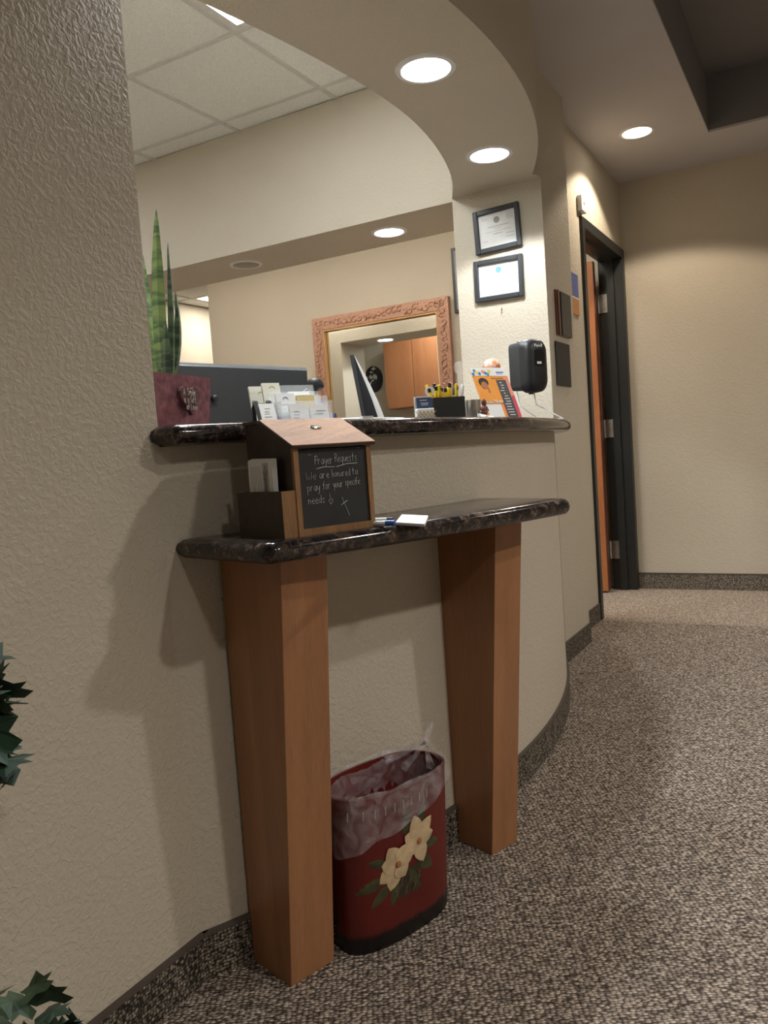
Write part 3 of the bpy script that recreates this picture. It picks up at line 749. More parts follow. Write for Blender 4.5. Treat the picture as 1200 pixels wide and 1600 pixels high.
# snake plant in a mauve planter
SPT = frame((-1.128, 1.130, Z0), 96.5)           # x along the face that shows, y into the office
sp = thing('snake_plant', 'tall banded snake plant in a square mauve pot with heart plaque', 'plant', (-1.18, 1.22, Z0))
L, D, Hh = 0.180, 0.120, 0.108
def prect(e, z): return [SPT @ Vector(p) for p in ((-e, -e, z), (L + e, -e, z), (L + e, D + e, z), (-e, D + e, z))]
pt = MB().loft([prect(-0.006, 0), prect(0.002, Hh), prect(-0.006, Hh), prect(-0.008, Hh - 0.02)])
pot = obj('pot', pt, 'pot', sp, label='mauve square pot with rough crackled finish')
obj('soil', MB().loft([prect(-0.010, Hh - 0.03), prect(-0.010, Hh - 0.016)]), 'soil', sp)
hp = []
for k in range(36):
    t = 2 * PI * k / 36
    hp.append((16 * math.sin(t) ** 3 / 17, (13 * math.cos(t) - 5 * math.cos(2 * t) - 2 * math.cos(3 * t) - math.cos(4 * t)) / 17))
HT = SPT @ Matrix.Translation((0.094, -0.007, 0.060))
ht = obj('heart_plaque', MB().loft([[HT @ Vector((a * 0.034, 0.003, b * 0.034)) for a, b in hp], [HT @ Vector((a * 0.034, -0.005, b * 0.034)) for a, b in hp]]), 'heart', pot, label='dark red wooden heart with white lettering')
hw = MB(); HT2 = HT @ Matrix.Translation((0, -0.0054, 0))
strokes(hw, 'A Smile', HT2, -0.024, 0.006, 0.0140, 0.00055, 0, .88)
strokes(hw, 'is a Gift,', HT2, -0.024, -0.009, 0.0135, 0.00055, 0, .72)
strokes(hw, 'of Love', HT2, -0.018, -0.023, 0.0125, 0.00055, 0, .75)
obj('heart_lettering', hw, 'paper', pot)
def blade(base, tip, w, bend, mat, twist=0.0, facing=0.0):
    base, tip = Vector(base), Vector(tip); n = 14; rings = []
    for k in range(n + 1):
        t = k / n
        p = base.lerp(tip, t) + CR * (bend * math.sin(PI * t))
        ww = w * 0.78 * (0.75 + 0.25 * math.sin(PI * min(1, t * 1.3))) * min(1.0, max(0.0, (1 - t) / .30) ** .6) + 0.0005
        a = facing + twist * t
        d = Vector((math.cos(YAW + a), math.sin(YAW + a), 0)); nn = Vector((-d.y, d.x, 0))
        th = 0.0022 * (1 - 0.7 * t)
        c = nn * (ww * 0.22)
        rings.append([p - d * ww / 2 + c, p - nn * th, p + d * ww / 2 + c, p + nn * th])
    obj('leaf', MB().loft(rings), mat, sp, smooth=True)
def pp(x, y, dep):
    d = ray(x, y); return CAM + d * (dep / d.dot(CF))
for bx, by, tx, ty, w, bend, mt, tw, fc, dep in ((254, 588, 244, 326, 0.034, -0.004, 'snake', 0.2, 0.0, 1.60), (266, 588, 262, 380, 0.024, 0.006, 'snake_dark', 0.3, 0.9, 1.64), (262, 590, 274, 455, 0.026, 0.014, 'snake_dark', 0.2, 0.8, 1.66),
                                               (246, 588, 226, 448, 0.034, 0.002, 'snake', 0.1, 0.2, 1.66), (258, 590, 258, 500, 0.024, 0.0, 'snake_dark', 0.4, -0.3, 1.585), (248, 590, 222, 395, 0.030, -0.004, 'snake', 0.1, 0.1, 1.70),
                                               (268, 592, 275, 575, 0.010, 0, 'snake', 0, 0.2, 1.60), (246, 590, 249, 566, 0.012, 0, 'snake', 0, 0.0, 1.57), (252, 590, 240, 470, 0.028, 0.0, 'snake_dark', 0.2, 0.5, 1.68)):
    b = pp(bx, by, dep); b.z = Z0 + Hh - 0.03
    blade(b, pp(tx, ty, dep), w, bend, mt, tw, fc)

# desk inside the office that carries the monitors
dk = thing('reception_desk', 'tan laminate reception desk behind the granite counter', 'desk', (-1.5, 2.1, 0))
obj('desk_top', MB().prism(arcpts(2.44, 1.25, 3.2, 24) + arcpts(1.55, 1.25, 3.2, 24)[::-1], 0.71, 0.74), 'desk', dk)
obj('desk_panel', MB().prism(arcpts(1.62, 1.3, 3.15, 24) + arcpts(1.60, 1.3, 3.15, 24)[::-1], 0.0, 0.71), 'desk', dk)
obj('desk_panel', MB().prism(arcpts(2.43, 1.3, 3.15, 24) + arcpts(2.41, 1.3, 3.15, 24)[::-1], 0.0, 0.71), 'desk', dk)

# big monitor seen from behind
MT = frame((-1.733, 1.775, 0.0), 76.1)
mo = thing('computer_monitor', 'wide black computer monitor turned with its back to the counter', 'monitor', (-1.68, 2.03, 0.74))
W = 0.575
obj('back_shell', MB().box(0, W, 0.0, 0.020, 0.97, 1.306, MT), 'darkgrey', mo, bevel=0.008)
obj('top_edge', MB().box(0.004, W - 0.004, 0.003, 0.022, 1.300, 1.309, MT), 'grey', mo)
obj('screen', MB().box(0.012, W - 0.012, 0.0205, 0.0225, 0.985, 1.292, MT), 'screen', mo)
for x in (0.17, 0.345): obj('knob', MB().lathe([(0.010, 0), (0.010, 0.012), (0.006, 0.016)], (0, 0, 0), 12, T=MT @ Matrix.Translation((x, 0.0, 1.20)) @ Matrix.Rotation(PI / 2, 4, 'X')), 'black', mo, smooth=True)
for x in (0.035, 0.06, 0.085): obj('cable_clip', MB().lathe([(0.012, 0), (0.012, 0.010), (0.008, 0.014)], (0, 0, 0), 10, T=MT @ Matrix.Translation((x, 0.0, 1.243)) @ Matrix.Rotation(PI / 2, 4, 'X')), 'black', mo, smooth=True)
obj('stand', MB().box(W / 2 - 0.04, W / 2 + 0.04, -0.02, 0.0, 0.752, 1.12, MT), 'black', mo)
obj('foot', MB().box(W / 2 - 0.12, W / 2 + 0.12, -0.08, 0.12, 0.74, 0.752, MT), 'black', mo, bevel=0.003)
m2 = thing('computer_monitor', 'second black monitor whose top edge rises behind the wide monitor', 'monitor', (-2.10, 2.05, 0.74))
MT2 = frame((-2.22, 1.83, 0.0), 80)
obj('back_shell', MB().box(0, 0.5, 0, 0.03, 1.03, 1.366, MT2), 'grey', m2, bevel=0.006)
obj('screen', MB().box(0.012, 0.488, 0.0305, 0.032, 1.045, 1.352, MT2), 'screen', m2)
obj('stand', MB().box(0.22, 0.28, -0.02, 0.0, 0.752, 1.15, MT2), 'black', m2)
obj('foot', MB().box(0.12, 0.38, -0.08, 0.10, 0.74, 0.752, MT2), 'black', m2)
dk2 = thing('side_desk', 'tan laminate desk wing under the second monitor', 'desk', (-2.1, 2.0, 0))
obj('desk_top', MB().box(-2.60, -2.08, 1.50, 2.45, 0.71, 0.74), 'desk', dk2)
for x, y in ((-2.57, 1.53), (-2.57, 2.42), (-2.11, 1.53), (-2.11, 2.42)): obj('leg', MB().box(x - .02, x + .02, y - .02, y + .02, 0, 0.71), 'desk', dk2)

# monitor seen edge-on before the mirror
e = thing('edge_on_monitor', 'black monitor seen edge-on with curved white back, before the mirror', 'monitor', (-1.33, 2.15, 0.74))
pa, pb = pp(546, 554, 2.50), pp(566, 655, 2.50)
dn = (pb - pa); dn = dn / abs(dn.z); vw = CR
def ecol(x, z, depth=0.0):
    p = pa + dn * (pa.z - z); return p + vw * x + CF * depth
zz = [pa.z, pa.z - .04, pa.z - .09, pa.z - .14, pa.z - .19, pa.z - .24]
def slab(xa, xb, d0=0.0, d1=0.30):
    return MB().loft([[ecol(xa[i], z, d0), ecol(xb[i], z, d0), ecol(xb[i], z, d1), ecol(xa[i], z, d1)] for i, z in enumerate(zz)])
obj('bezel', slab([0] * 6, [.013] * 6), 'black_matte', e, bevel=0.002)
obj('back_shell', slab([.013] * 6, [.014, .022, .033, .043, .050, .052], 0.01, 0.29), 'black', e)
obj('white_back', slab([.0142, .0222, .0332, .0432, .0502, .0522], [.016, .030, .046, .060, .070, .073], 0.02, 0.28), 'white', e)
bz = zz[-1]
obj('stand', MB().tube([ecol(.03, bz + .02, .15), Vector((ecol(.03, bz, .15).x, ecol(.03, bz, .15).y, 0.75))], 0.02, 10), 'black', e)
q = ecol(.03, bz, .15)
obj('foot', MB().lathe([(0.10, 0.74), (0.10, 0.748), (0.02, 0.756)], (q.x, q.y, 0), 24), 'black', e)

# acrylic card rack with card packs
def packet(name, label, cat, T, w, h, d, mat, group=None, printer=None):
    t = thing(name, label, cat, T.translation, group)
    mb = MB(); n = 4
    for k in range(n): mb.box(0.0006 * (k % 2), w - 0.0006 * (k % 2), d * k / n, d * (k + 0.82) / n, 0, h - 0.0008 * ((k * 2) % 3), T)
    obj('cards', mb, mat, t)
    if printer: printer(t, T, w, h)
    return t
RT = frame(onarc(424, 650, 2.46).xy.to_3d() + Vector((0, 0, Z0)), 58.0)
rk = thing('card_rack', 'clear acrylic stepped card rack filled with business cards', 'card rack', RT.translation)
TIER = [(0.020, 0.000, 0.045), (0.055, 0.022, 0.055), (0.090, 0.044, 0.060)]
for (y, z, h) in TIER:
    LTn = RT @ Matrix.Translation((0.030, y, z)) @ Matrix.Rotation(math.radians(-16), 4, 'X')
    obj('pocket', MB().box(0, 0.125, -0.010, -0.0085, 0, h * .62, LTn).box(0, 0.125, 0.006, 0.0075, 0, h, LTn).box(0, 0.125, -0.0085, 0.006, 0, 0.0015, LTn), 'acrylic', rk)
obj('side', MB().prism([(0.028, 0.012), (0.030, 0.012), (0.030, 0.125), (0.028, 0.125)], 0, 0.055, RT), 'acrylic', rk)
obj('side', MB().prism([(0.155, 0.012), (0.157, 0.012), (0.157, 0.125), (0.155, 0.125)], 0, 0.055, RT), 'acrylic', rk)
obj('rack_base', MB().box(0.028, 0.157, 0.010, 0.125, 0, 0.002, RT), 'acrylic', rk)
def pr_lines(mat, ys, x0=.1, x1=.9):
    def f(t, T, w, h):
        mb = MB(); print_lines(mb, T, w * x0, w * x1, [h * y for y in ys], 0.0011, 0.35); obj('card_print', mb, mat, t)
    return f
def pr_logo(mat, x, z, r):
    def f(t, T, w, h):
        mb = MB()
        for k in range(7):
            a0 = PI * 0.15 + PI * 0.7 * k / 6
            mb.box(-r * .25, r * .25, -0.0006, 0, -0.0008, 0.0008, T @ Matrix.Translation((w * x + r * math.cos(a0), 0, h * z + r * math.sin(a0))) @ Matrix.Rotation(-(a0 + PI / 2), 4, 'Y'))
        print_lines(mb, T, w * .25, w * .75, [h * (z - .22)], 0.001); obj('card_print', mb, mat, t)
    return f
GC = 'cards in the acrylic rack'
def tier_T(i, x, up=0.002, tilt=-16):
    y, z, h = TIER[i]
    return RT @ Matrix.Translation((0.030 + x, y, z + up)) @ Matrix.Rotation(math.radians(tilt), 4, 'X')
packet('business_cards', 'pack of white business cards with grey squares printed, front tier of rack', 'cards', tier_T(0, 0.026), 0.046, 0.050, 0.006, 'paper', GC, pr_lines('ink', (.60, .45, .30), .15, .5))
packet('business_cards', 'pack of white business cards with one bold grey line, front tier of rack', 'cards', tier_T(0, 0.076), 0.046, 0.046, 0.006, 'paper', GC, pr_lines('ink', (.66, .52, .48), .12, .85))
packet('business_cards', 'pack of pale cards with violet emblem on the middle tier', 'cards', tier_T(1, 0.010), 0.046, 0.055, 0.007, 'paper', GC, pr_logo('violet', .5, .72, .006))
packet('business_cards', 'pack of sand yellow cards on the middle tier of the rack', 'cards', tier_T(1, 0.060), 0.046, 0.050, 0.006, 'sand', GC)
packet('business_cards', 'pack of pale green cards with lime emblem behind the violet emblem cards', 'cards', tier_T(2, -0.008, 0.002), 0.044, 0.062, 0.008, 'cream', GC, pr_logo('lime', .55, .75, .007))
packet('business_cards', 'pack of white slanted cards standing on the rear tier', 'cards', tier_T(2, 0.062, -0.012, -30), 0.055, 0.062, 0.006, 'paper', GC, pr_lines('ink_light', (.8,), .2, .8))
packet('brochures', 'tall pale brochures with green arch emblem at the rack end', 'brochure', RT @ Matrix.Translation((0.000, 0.112, 0.008)) @ Matrix.Rotation(math.radians(-14), 4, 'X'), 0.046, 0.096, 0.008, 'cream', GC, pr_logo('lime', .6, .78, .007))
packet('brochures', 'white and violet leaflets standing between brochures and rear cards', 'brochure', RT @ Matrix.Translation((0.050, 0.118, 0.008)) @ Matrix.Rotation(math.radians(-14), 4, 'X'), 0.048, 0.078, 0.006, 'violet', GC, lambda t, T, w, h: obj('card_panel', MB().box(w * .3, w * .9, -0.0008, 0, h * .72, h * .96, T), 'paper', t))
# black easel with one pack of cards
ET = RT @ Matrix.Translation((-0.018, 0.010, 0.0))
ea = thing('card_easel', 'small black card easel with bent arms beside the acrylic rack', 'card holder', ET.translation)
for x in (0.0, 0.032):
    obj('easel_arm', MB().tube([ET @ Vector((x, 0.052, 0.0)), ET @ Vector((x, 0.050, 0.045)), ET @ Vector((x, 0.044, 0.058)), ET @ Vector((x, 0.034, 0.056)), ET @ Vector((x, 0.002, 0.002))], 0.0055, 8), 'black', ea, smooth=True)
obj('easel_lip', MB().box(-0.004, 0.040, -0.012, 0.006, 0.0, 0.003, ET), 'black', ea)
packet('appointment_cards', 'white appointment cards leaning on the black easel', 'cards', ET @ Matrix.Translation((0.000, -0.004, 0.004)) @ Matrix.Rotation(math.radians(-24), 4, 'X'), 0.036, 0.052, 0.004, 'paper', None, pr_lines('ink_light', (.75, .6, .5, .35), .2, .7))

# clear sign with blue lettering, black device on an arm, bright booklets
ST = frame(onarc(476, 640, 2.35).xy.to_3d() + Vector((0, 0, Z0)), 45.0)
sg = thing('acrylic_sign', 'clear acrylic sign with blue lettering behind the card rack', 'sign', ST.translation)
obj('panel', MB().box(0, 0.060, 0, 0.002, 0, 0.078, ST @ Matrix.Rotation(math.radians(-6), 4, 'X')), 'acrylic', sg)
obj('sign_foot', MB().box(0, 0.060, -0.01, 0.03, 0, 0.002, ST), 'acrylic', sg)
mb = MB(); ST2 = ST @ Matrix.Rotation(math.radians(-6), 4, 'X')
for z, a, b in ((.058, .006, .024), (.058, .030, .050), (.044, .006, .034), (.036, .010, .050), (.028, .006, .046)): mb.box(a, b, -0.001, 0, z, z + .006, ST2)
obj('blue_lettering', mb, 'blueink', sg); obj('pink_band', MB().box(.002, .058, -0.001, 0, .006, .016, ST2), 'pink', sg)
dv = thing('desk_device', 'small black rounded device head on a thin silver arm above the clear sign', 'device', (ST @ Vector((0.03, 0.05, 0))))
hc = pp(492, 603, depth_of(ST @ Vector((0.03, 0.05, 0.1))))
obj('head', MB().loft([[hc + CR * (0.024 * a * math.cos(t)) + CU * (0.016 * a * math.sin(t) * (1.25 if math.sin(t) > 0 else 0.8)) + CF * k for t in [2 * PI * j / 14 for j in range(14)]] for a, k in ((.55, -.014), (.95, -.008), (1, .006), (.6, .014))]), 'black', dv, smooth=True)
obj('arm', MB().tube([hc + CR * -0.012, hc + CR * -0.045 - CU * 0.028], 0.0022, 6), 'steel', dv)
obj('post', MB().tube([hc + CF * .004, Vector((hc.x, hc.y, Z0 + 0.004))], 0.004, 8), 'black', dv)
obj('foot', MB().lathe([(0.024, Z0), (0.024, Z0 + 0.004)], (hc.x, hc.y, 0), 16), 'black', dv)
for k, (mt, lb, w) in enumerate((('pink', 'bright pink booklet standing behind the card rack', .010), ('paper', 'thin white booklet beside the pink booklet', .003), ('violet', 'slim violet booklet beside the white booklet', .005))):
    BTk = frame(onarc(510 + 5.5 * k + (2 if k else 0), 640, 2.45).xy.to_3d() + Vector((0, 0, Z0)), 40)
    t = thing('booklet', lb, 'booklet', BTk.translation, 'booklets behind the card rack')
    TT = BTk @ Matrix.Rotation(math.radians(-5), 4, 'Y')
    obj('cover', MB().box(0, w, 0, 0.05, 0, 0.032 - .003 * k, TT), mt, t); obj('pages', MB().box(w * .15, w * .85, 0.001, 0.049, 0.0005, 0.0325 - .003 * k, TT), 'paper', t)

# folder stack, loose yellow pens
FT = frame(onarc(556, 655, 2.48).xy.to_3d() + Vector((0, 0, Z0)), 62.0)
fo = thing('file_tray', 'flat pale grey tray holding clipped papers on the counter', 'tray', FT.translation)
obj('tray_body', MB().loft([[FT @ Vector(p) for p in ((0, 0, 0), (0.150, 0, 0), (0.150, 0.20, 0), (0, 0.20, 0))], [FT @ Vector(p) for p in ((0.008, 0.004, 0.010), (0.143, 0.004, 0.008), (0.143, 0.196, 0.016), (0.008, 0.196, 0.020))]]), 'grey', fo, bevel=0.002)
obj('sheets', MB().loft([[FT @ Vector(p) for p in ((0.012, 0.004, 0.0105), (0.142, 0.004, 0.0085), (0.140, 0.190, 0.0165), (0.012, 0.190, 0.0205))], [FT @ Vector(p) for p in ((0.014, 0.006, 0.014), (0.140, 0.006, 0.0095), (0.138, 0.188, 0.0180), (0.014, 0.188, 0.024))]]), 'paper', fo)
obj('clip', MB().box(0.020, 0.050, 0.0, 0.012, 0.008, 0.016, FT), 'white', fo)
for k in range(5):
    p = onarc(616 + 4 * k, 652, 2.40); p.z = Z0 + 0.006
    pen('marker_pen', 'loose yellow and black pen lying behind the pale grey tray', 'loose yellow pens behind the tray', p, p + Vector((-0.03 + 0.012 * k, 0.09, 0.006 + 0.002 * (k % 2))), 0.0045, 'yellow', 'black', .7)

# gold patterned card holder with navy cards
HTn = frame(onarc(652, 645, 2.52).xy.to_3d() + Vector((0, 0, Z0)), 40.0)
gh = thing('card_holder', 'white and gold lattice card holder beside the black pen box', 'card holder', HTn.translation)
hb = obj('holder_body', MB().box(0, 0.045, 0, 0.03, 0, 0.030, HTn), 'paper', gh, bevel=0.002)
mb = MB()
for k in range(5):
    for s in (-1, 1):
        x = 0.003 + 0.0098 * k
        mb.box(-0.0007, 0.0007, -0.0006, 0, -0.011, 0.011, HTn @ Matrix.Translation((x, -0.0002, 0.015)) @ Matrix.Rotation(s * 0.7, 4, 'Y'))
obj('gold_lattice', mb, 'goldpat', hb)
obj('back_plate', MB().box(0.0, 0.045, 0.024, 0.029, 0.030, 0.062, HTn), 'white', gh)
packet('business_cards', 'navy blue business cards in the gold lattice holder', 'cards', HTn @ Matrix.Translation((0.004, 0.014, 0.031)) @ Matrix.Rotation(-.1, 4, 'X'), 0.039, 0.028, 0.006, 'navy', None, pr_lines('paper', (.72, .45, .3), .15, .85))

# black pen box full of yellow pens
CTp = frame(onarc(678, 640, 2.53).xy.to_3d() + Vector((0, 0, Z0)), 43.0)
cp = thing('pen_box', 'square black pen box holding yellow and black pens', 'pen holder', CTp.translation)
S, Hc = 0.086, 0.058
obj('walls', MB().box(0, S, 0, .003, 0, Hc, CTp).box(0, S, S - .003, S, 0, Hc, CTp).box(0, .003, .003, S - .003, 0, Hc, CTp).box(S - .003, S, .003, S - .003, 0, Hc, CTp), 'black', cp)
obj('divider', MB().box(.003, S - .003, S * .5, S * .5 + .002, 0.003, Hc - .004, CTp), 'black', cp)
obj('bottom', MB().box(.003, S - .003, .003, S - .003, 0, .003, CTp), 'black', cp)
for k in range(17):
    bx, by = .010 + (S - .024) * k / 16, rnd.uniform(.012, S - .012)
    a = CTp @ Vector((bx, by, .006)); dx = (bx - S / 2) * 0.45 + rnd.uniform(-.010, .010); dy = rnd.uniform(-.012, .012)
    b = CTp @ Vector((bx + dx, by + dy, rnd.uniform(.080, .102)))
    pen('capped_pen', 'yellow pen with black end standing in the square black box' if k % 2 == 0 else 'all yellow pen standing in the square black box', 'black-ended pens in the black box' if k % 2 == 0 else 'all yellow pens in the black box', a, b, 0.0042, 'yellow', 'black' if k % 2 == 0 else 'yellow', .86)
for k, (bx, lb) in enumerate(((S - .012, 'white pen leaning out of the black pen box corner'), (S - .020, 'white and navy pen standing in the black pen box corner'))):
    pen('capped_pen', lb, 'white pens in the black box', CTp @ Vector((bx, .02 + .03 * k, .006)), CTp @ Vector((S + .004 - .012 * k, .02 + .03 * k, .090)), 0.0045, 'white', ('white', 'navy')[k], .7)
wd = thing('round_tag', 'translucent round white tag standing among the yellow pens', 'tag', CTp @ Vector((.004, .045, .006)))
obj('disc', MB().lathe([(0.001, 0), (0.013, 0), (0.013, 0.002), (0.001, 0.002)], (0, 0, 0), 20, T=CTp @ Matrix.Translation((.006, .045, .078)) @ Matrix.Rotation(PI / 2, 4, 'X')), 'white', wd)
obj('stick', MB().tube([CTp @ Vector((.006, .045, .006)), CTp @ Vector((.006, .045, .07))], .0015, 6), 'white', wd)

# metal cup, dark figurine, small white tag
c = onarc(740, 645, 2.50); mg = thing('metal_cup', 'small brushed metal cup between pen box and orange sign', 'cup', (c.x, c.y, Z0))
obj('cup_wall', MB().lathe([(0.021, 0), (0.0225, 0.002), (0.0225, 0.060), (0.0205, 0.060), (0.0205, 0.004), (0.001, 0.004)], (c.x, c.y, Z0), 28), 'steel', mg, smooth=True)
c = onarc(757, 648, 2.58); fg = thing('figurine', 'tiny dark bronze figurine standing before the metal cup', 'figurine', (c.x, c.y, Z0))
obj('body', MB().lathe([(0.010, 0), (0.011, .004), (0.008, .012), (0.010, .024), (0.009, .030), (0.0045, .035), (0.007, .040), (0.0075, .046), (0.004, .052), (.001, .053)], (c.x, c.y, Z0), 14), 'reddish', fg, smooth=True)
obj('arm', MB().tube([(c.x + .008, c.y, Z0 + .03), (c.x + .014, c.y - .004, Z0 + .022), (c.x + .006, c.y - .008, Z0 + .016)], .0028, 6), 'reddish', fg, smooth=True)
obj('arm', MB().tube([(c.x - .008, c.y, Z0 + .03), (c.x - .012, c.y - .004, Z0 + .022), (c.x - .004, c.y - .008, Z0 + .016)], .0028, 6), 'reddish', fg, smooth=True)
TT = frame(onarc(752, 652, 2.60).xy.to_3d() + Vector((0, 0, Z0)), 42)
tg = thing('folded_tag', 'small folded white tag lying before the orange sign', 'tag', TT.translation)
obj('tag_sheet', MB().loft([[TT @ Vector(p) for p in ((0, 0, 0), (.040, 0, 0), (.040, .03, 0), (0, .03, 0))], [TT @ Vector(p) for p in ((0, .012, .012), (.036, .012, .003), (.040, .03, .001), (0, .03, .014))]]), 'paper', tg)
obj('tag_print', MB().box(.014, .022, 0.004, .0045, .003, .005, TT), 'ink', tg)

# orange sign in an acrylic holder
PT = frame(onarc(762, 652, 2.53).xy.to_3d() + Vector((0, 0, Z0)), 66.0)
SW, SH = 0.145, 0.172
PL = PT @ Matrix.Rotation(math.radians(-22), 4, 'X')
po = thing('counter_sign', 'leaning orange and red counter sign with portrait in clear holder', 'sign', PT.translation)
obj('acrylic_back', MB().box(-.002, SW + .002, .0015, .0035, 0, SH + .002, PL), 'acrylic', po)
obj('holder_foot', MB().box(-.002, SW + .002, 0, .07, 0, .002, PT), 'acrylic', po)
pg = obj('sheet', MB().box(0, SW, 0, .0012, .001, SH, PL), 'orange', po)
def flat(name, pts, mat, y=-0.0004, T=PL, parent=pg, w=SW, h=SH):
    return obj(name, MB().loft([[T @ Vector((a * w, y, b * h)) for a, b in pts], [T @ Vector((a * w, y + .0003, b * h)) for a, b in pts]]), mat, parent)
flat('header_band', [(0, .84), (1, .84), (1, 1), (0, 1)], 'paper')
flat('salmon_band', [(.84, .46), (1, .46), (1, .82), (.88, .82)], 'salmon')
flat('red_band', [(.60, 0), (1, 0), (1, .46), (.60, .34)], 'red')
flat('list_panel', [(.62, .0), (.90, .0), (.90, .76), (.62, .76)], 'darkgrey', -.0007)
flat('lower_panel', [(.10, .03), (.52, .03), (.52, .29), (.10, .29)], 'paper', -.0006)
flat('shoulders', [(.06, .36), (.10, .52), (.20, .58), (.34, .58), (.46, .50), (.52, .36)], 'orange', -.0008)
flat('face', [(.245 + .088 * math.cos(t), .655 + .072 * math.sin(t)) for t in [2 * PI * k / 16 for k in range(16)]], 'skin', -.0011)
flat('hair', [(.245 + .135 * math.cos(t), .715 + .085 * math.sin(t)) for t in [2 * PI * k / 20 for k in range(20)]], 'hair', -.0009)
flat('hand', [(.30, .50), (.36, .52), (.34, .62), (.29, .61)], 'skin', -.0012)
for k in range(9):
    x, z = .04 + .058 * k, .87 + .09 * ((k * 5) % 7) / 7; s = .045 + .02 * ((k * 3) % 3)
    flat('header_shape', [(x + s * math.cos(t), min(.995, max(.845, z + s * .8 * math.sin(t)))) for t in [2 * PI * j / 6 for j in range(6)]], ('blue', 'teal', 'yellow', 'blue', 'paper', 'salmon')[k % 6], -.0007 - .0001 * (k % 3))
mb = MB(); print_lines(mb, PL @ Matrix.Translation((0, -.0006, 0)), .645 * SW, .84 * SW, [SH * (.70 - .052 * k) for k in range(13)], .0022, .45); obj('list_lines', mb, 'paper', pg)
mb = MB(); print_lines(mb, PL, .70 * SW, .92 * SW, [SH * .90], .004); print_lines(mb, PL, .70 * SW, .86 * SW, [SH * .875], .0014); obj('header_lines', mb, 'blue', pg)
mb = MB(); print_lines(mb, PL, .50 * SW, .84 * SW, [SH * .785], .0035); obj('title_line', mb, 'skin', pg)
font_text('scan_lettering', 'Scan Now', PL @ Matrix.Translation((.08 * SW, -.0014, .305 * SH)), .0185, 'cream', pg)

# marbled ball on a stand
c = onarc(768, 620, 2.36); dpt = depth_of(c); bc = pp(768, 574, dpt)
ml = thing('marbled_ball_lamp', 'orange and white marbled ball on a stand behind the orange sign', 'ornament', (bc.x, bc.y, Z0))
obj('ball', MB().lathe([(0.034 * math.sin(PI * k / 14) + .0002, -0.034 * math.cos(PI * k / 14)) for k in range(15)], bc, 24), 'marble', ml, smooth=True)
obj('stand', MB().lathe([(0.032, Z0), (0.032, Z0 + .012), (0.024, Z0 + .020), (0.024, bc.z - .050), (0.030, bc.z - .040), (0.026, bc.z - .026), (0.014, bc.z - .031)], (bc.x, bc.y, 0), 20), 'reddish', ml, smooth=True)

# hand sanitiser dispenser on a white wire stand
c = Vector((-0.935, 2.70, Z0)); dd = depth_of(c)
DT = frame(pp(833, 612, dd), 62.0)
DT = frame((DT.translation.x, DT.translation.y, pp(833, 612, dd).z), 62.0)
dp = thing('sanitiser_dispenser', 'black wall-type hand sanitiser dispenser on a white wire stand', 'dispenser', (DT.translation.x, DT.translation.y, Z0))
def rrect(w, h, r, n=5):
    out = []
    for cx, cz, a0 in ((w / 2 - r, h - r, 0), (-w / 2 + r, h - r, PI / 2), (-w / 2 + r, r, PI), (w / 2 - r, r, 1.5 * PI)):
        for k in range(n + 1): out.append((cx + r * math.cos(a0 + PI / 2 * k / n), cz + r * math.sin(a0 + PI / 2 * k / n)))
    return out
def dsl(y0, y1, w0, w1, h0, h1, z0=0, z1=0, r=.02, off=0.0):
    return MB().loft([[DT @ Vector((a + off, y0, b + z0)) for a, b in rrect(w0, h0, r)], [DT @ Vector((a + off, y1, b + z1)) for a, b in rrect(w1, h1, r)]])
obj('housing', dsl(.005, .058, .100, .104, .172, .166, .004, .008, .018), 'darkgrey', dp, smooth=True)
fp = obj('front_cover', MB().loft([[DT @ Vector((a, y, b + z)) for a, b in rrect(w, h, r)] for y, w, h, z, r in ((.006, .104, .186, -.004, .03), (-.020, .100, .182, -.002, .034), (-.034, .080, .165, .006, .034), (-.039, .050, .135, .022, .024))]), 'black', dp, smooth=True)
obj('sight_window', MB().loft([[DT @ Vector((a, -.0385, b + .085)) for a, b in rrect(.044, .058, .012)], [DT @ Vector((a, -.0405, b + .086)) for a, b in rrect(.040, .054, .011)]]), 'screen', fp)
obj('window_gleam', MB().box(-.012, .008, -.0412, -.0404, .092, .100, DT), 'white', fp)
font_text('brand_lettering', 'Purell', DT @ Matrix.Translation((-.020, -.0398, .150)), .016, 'white', fp)
obj('nozzle', MB().tube([DT @ Vector((0, .01, .004)), DT @ Vector((0, .01, -.008))], .009, 10), 'black', dp, smooth=True)
def onctr(x, y, dep):
    p = pp(x, y, dep); p.z = Z0 + .003; return p
wires = [[pp(836, 539, dd + .07), pp(808, 533, dd + .07), pp(804, 538, dd + .07), pp(805, 600, dd + .05), pp(812, 634, dd + .03), onctr(846, 658, dd + .02)], [pp(834, 612, dd), pp(838, 632, dd), onctr(880, 660, dd - .02)]]
for w in wires: obj('wire', MB().tube(w, .0028, 6), 'white', dp, smooth=True)
obj('stand_foot', MB().tube([wires[0][-1], wires[1][-1]], .0028, 6), 'white', dp)

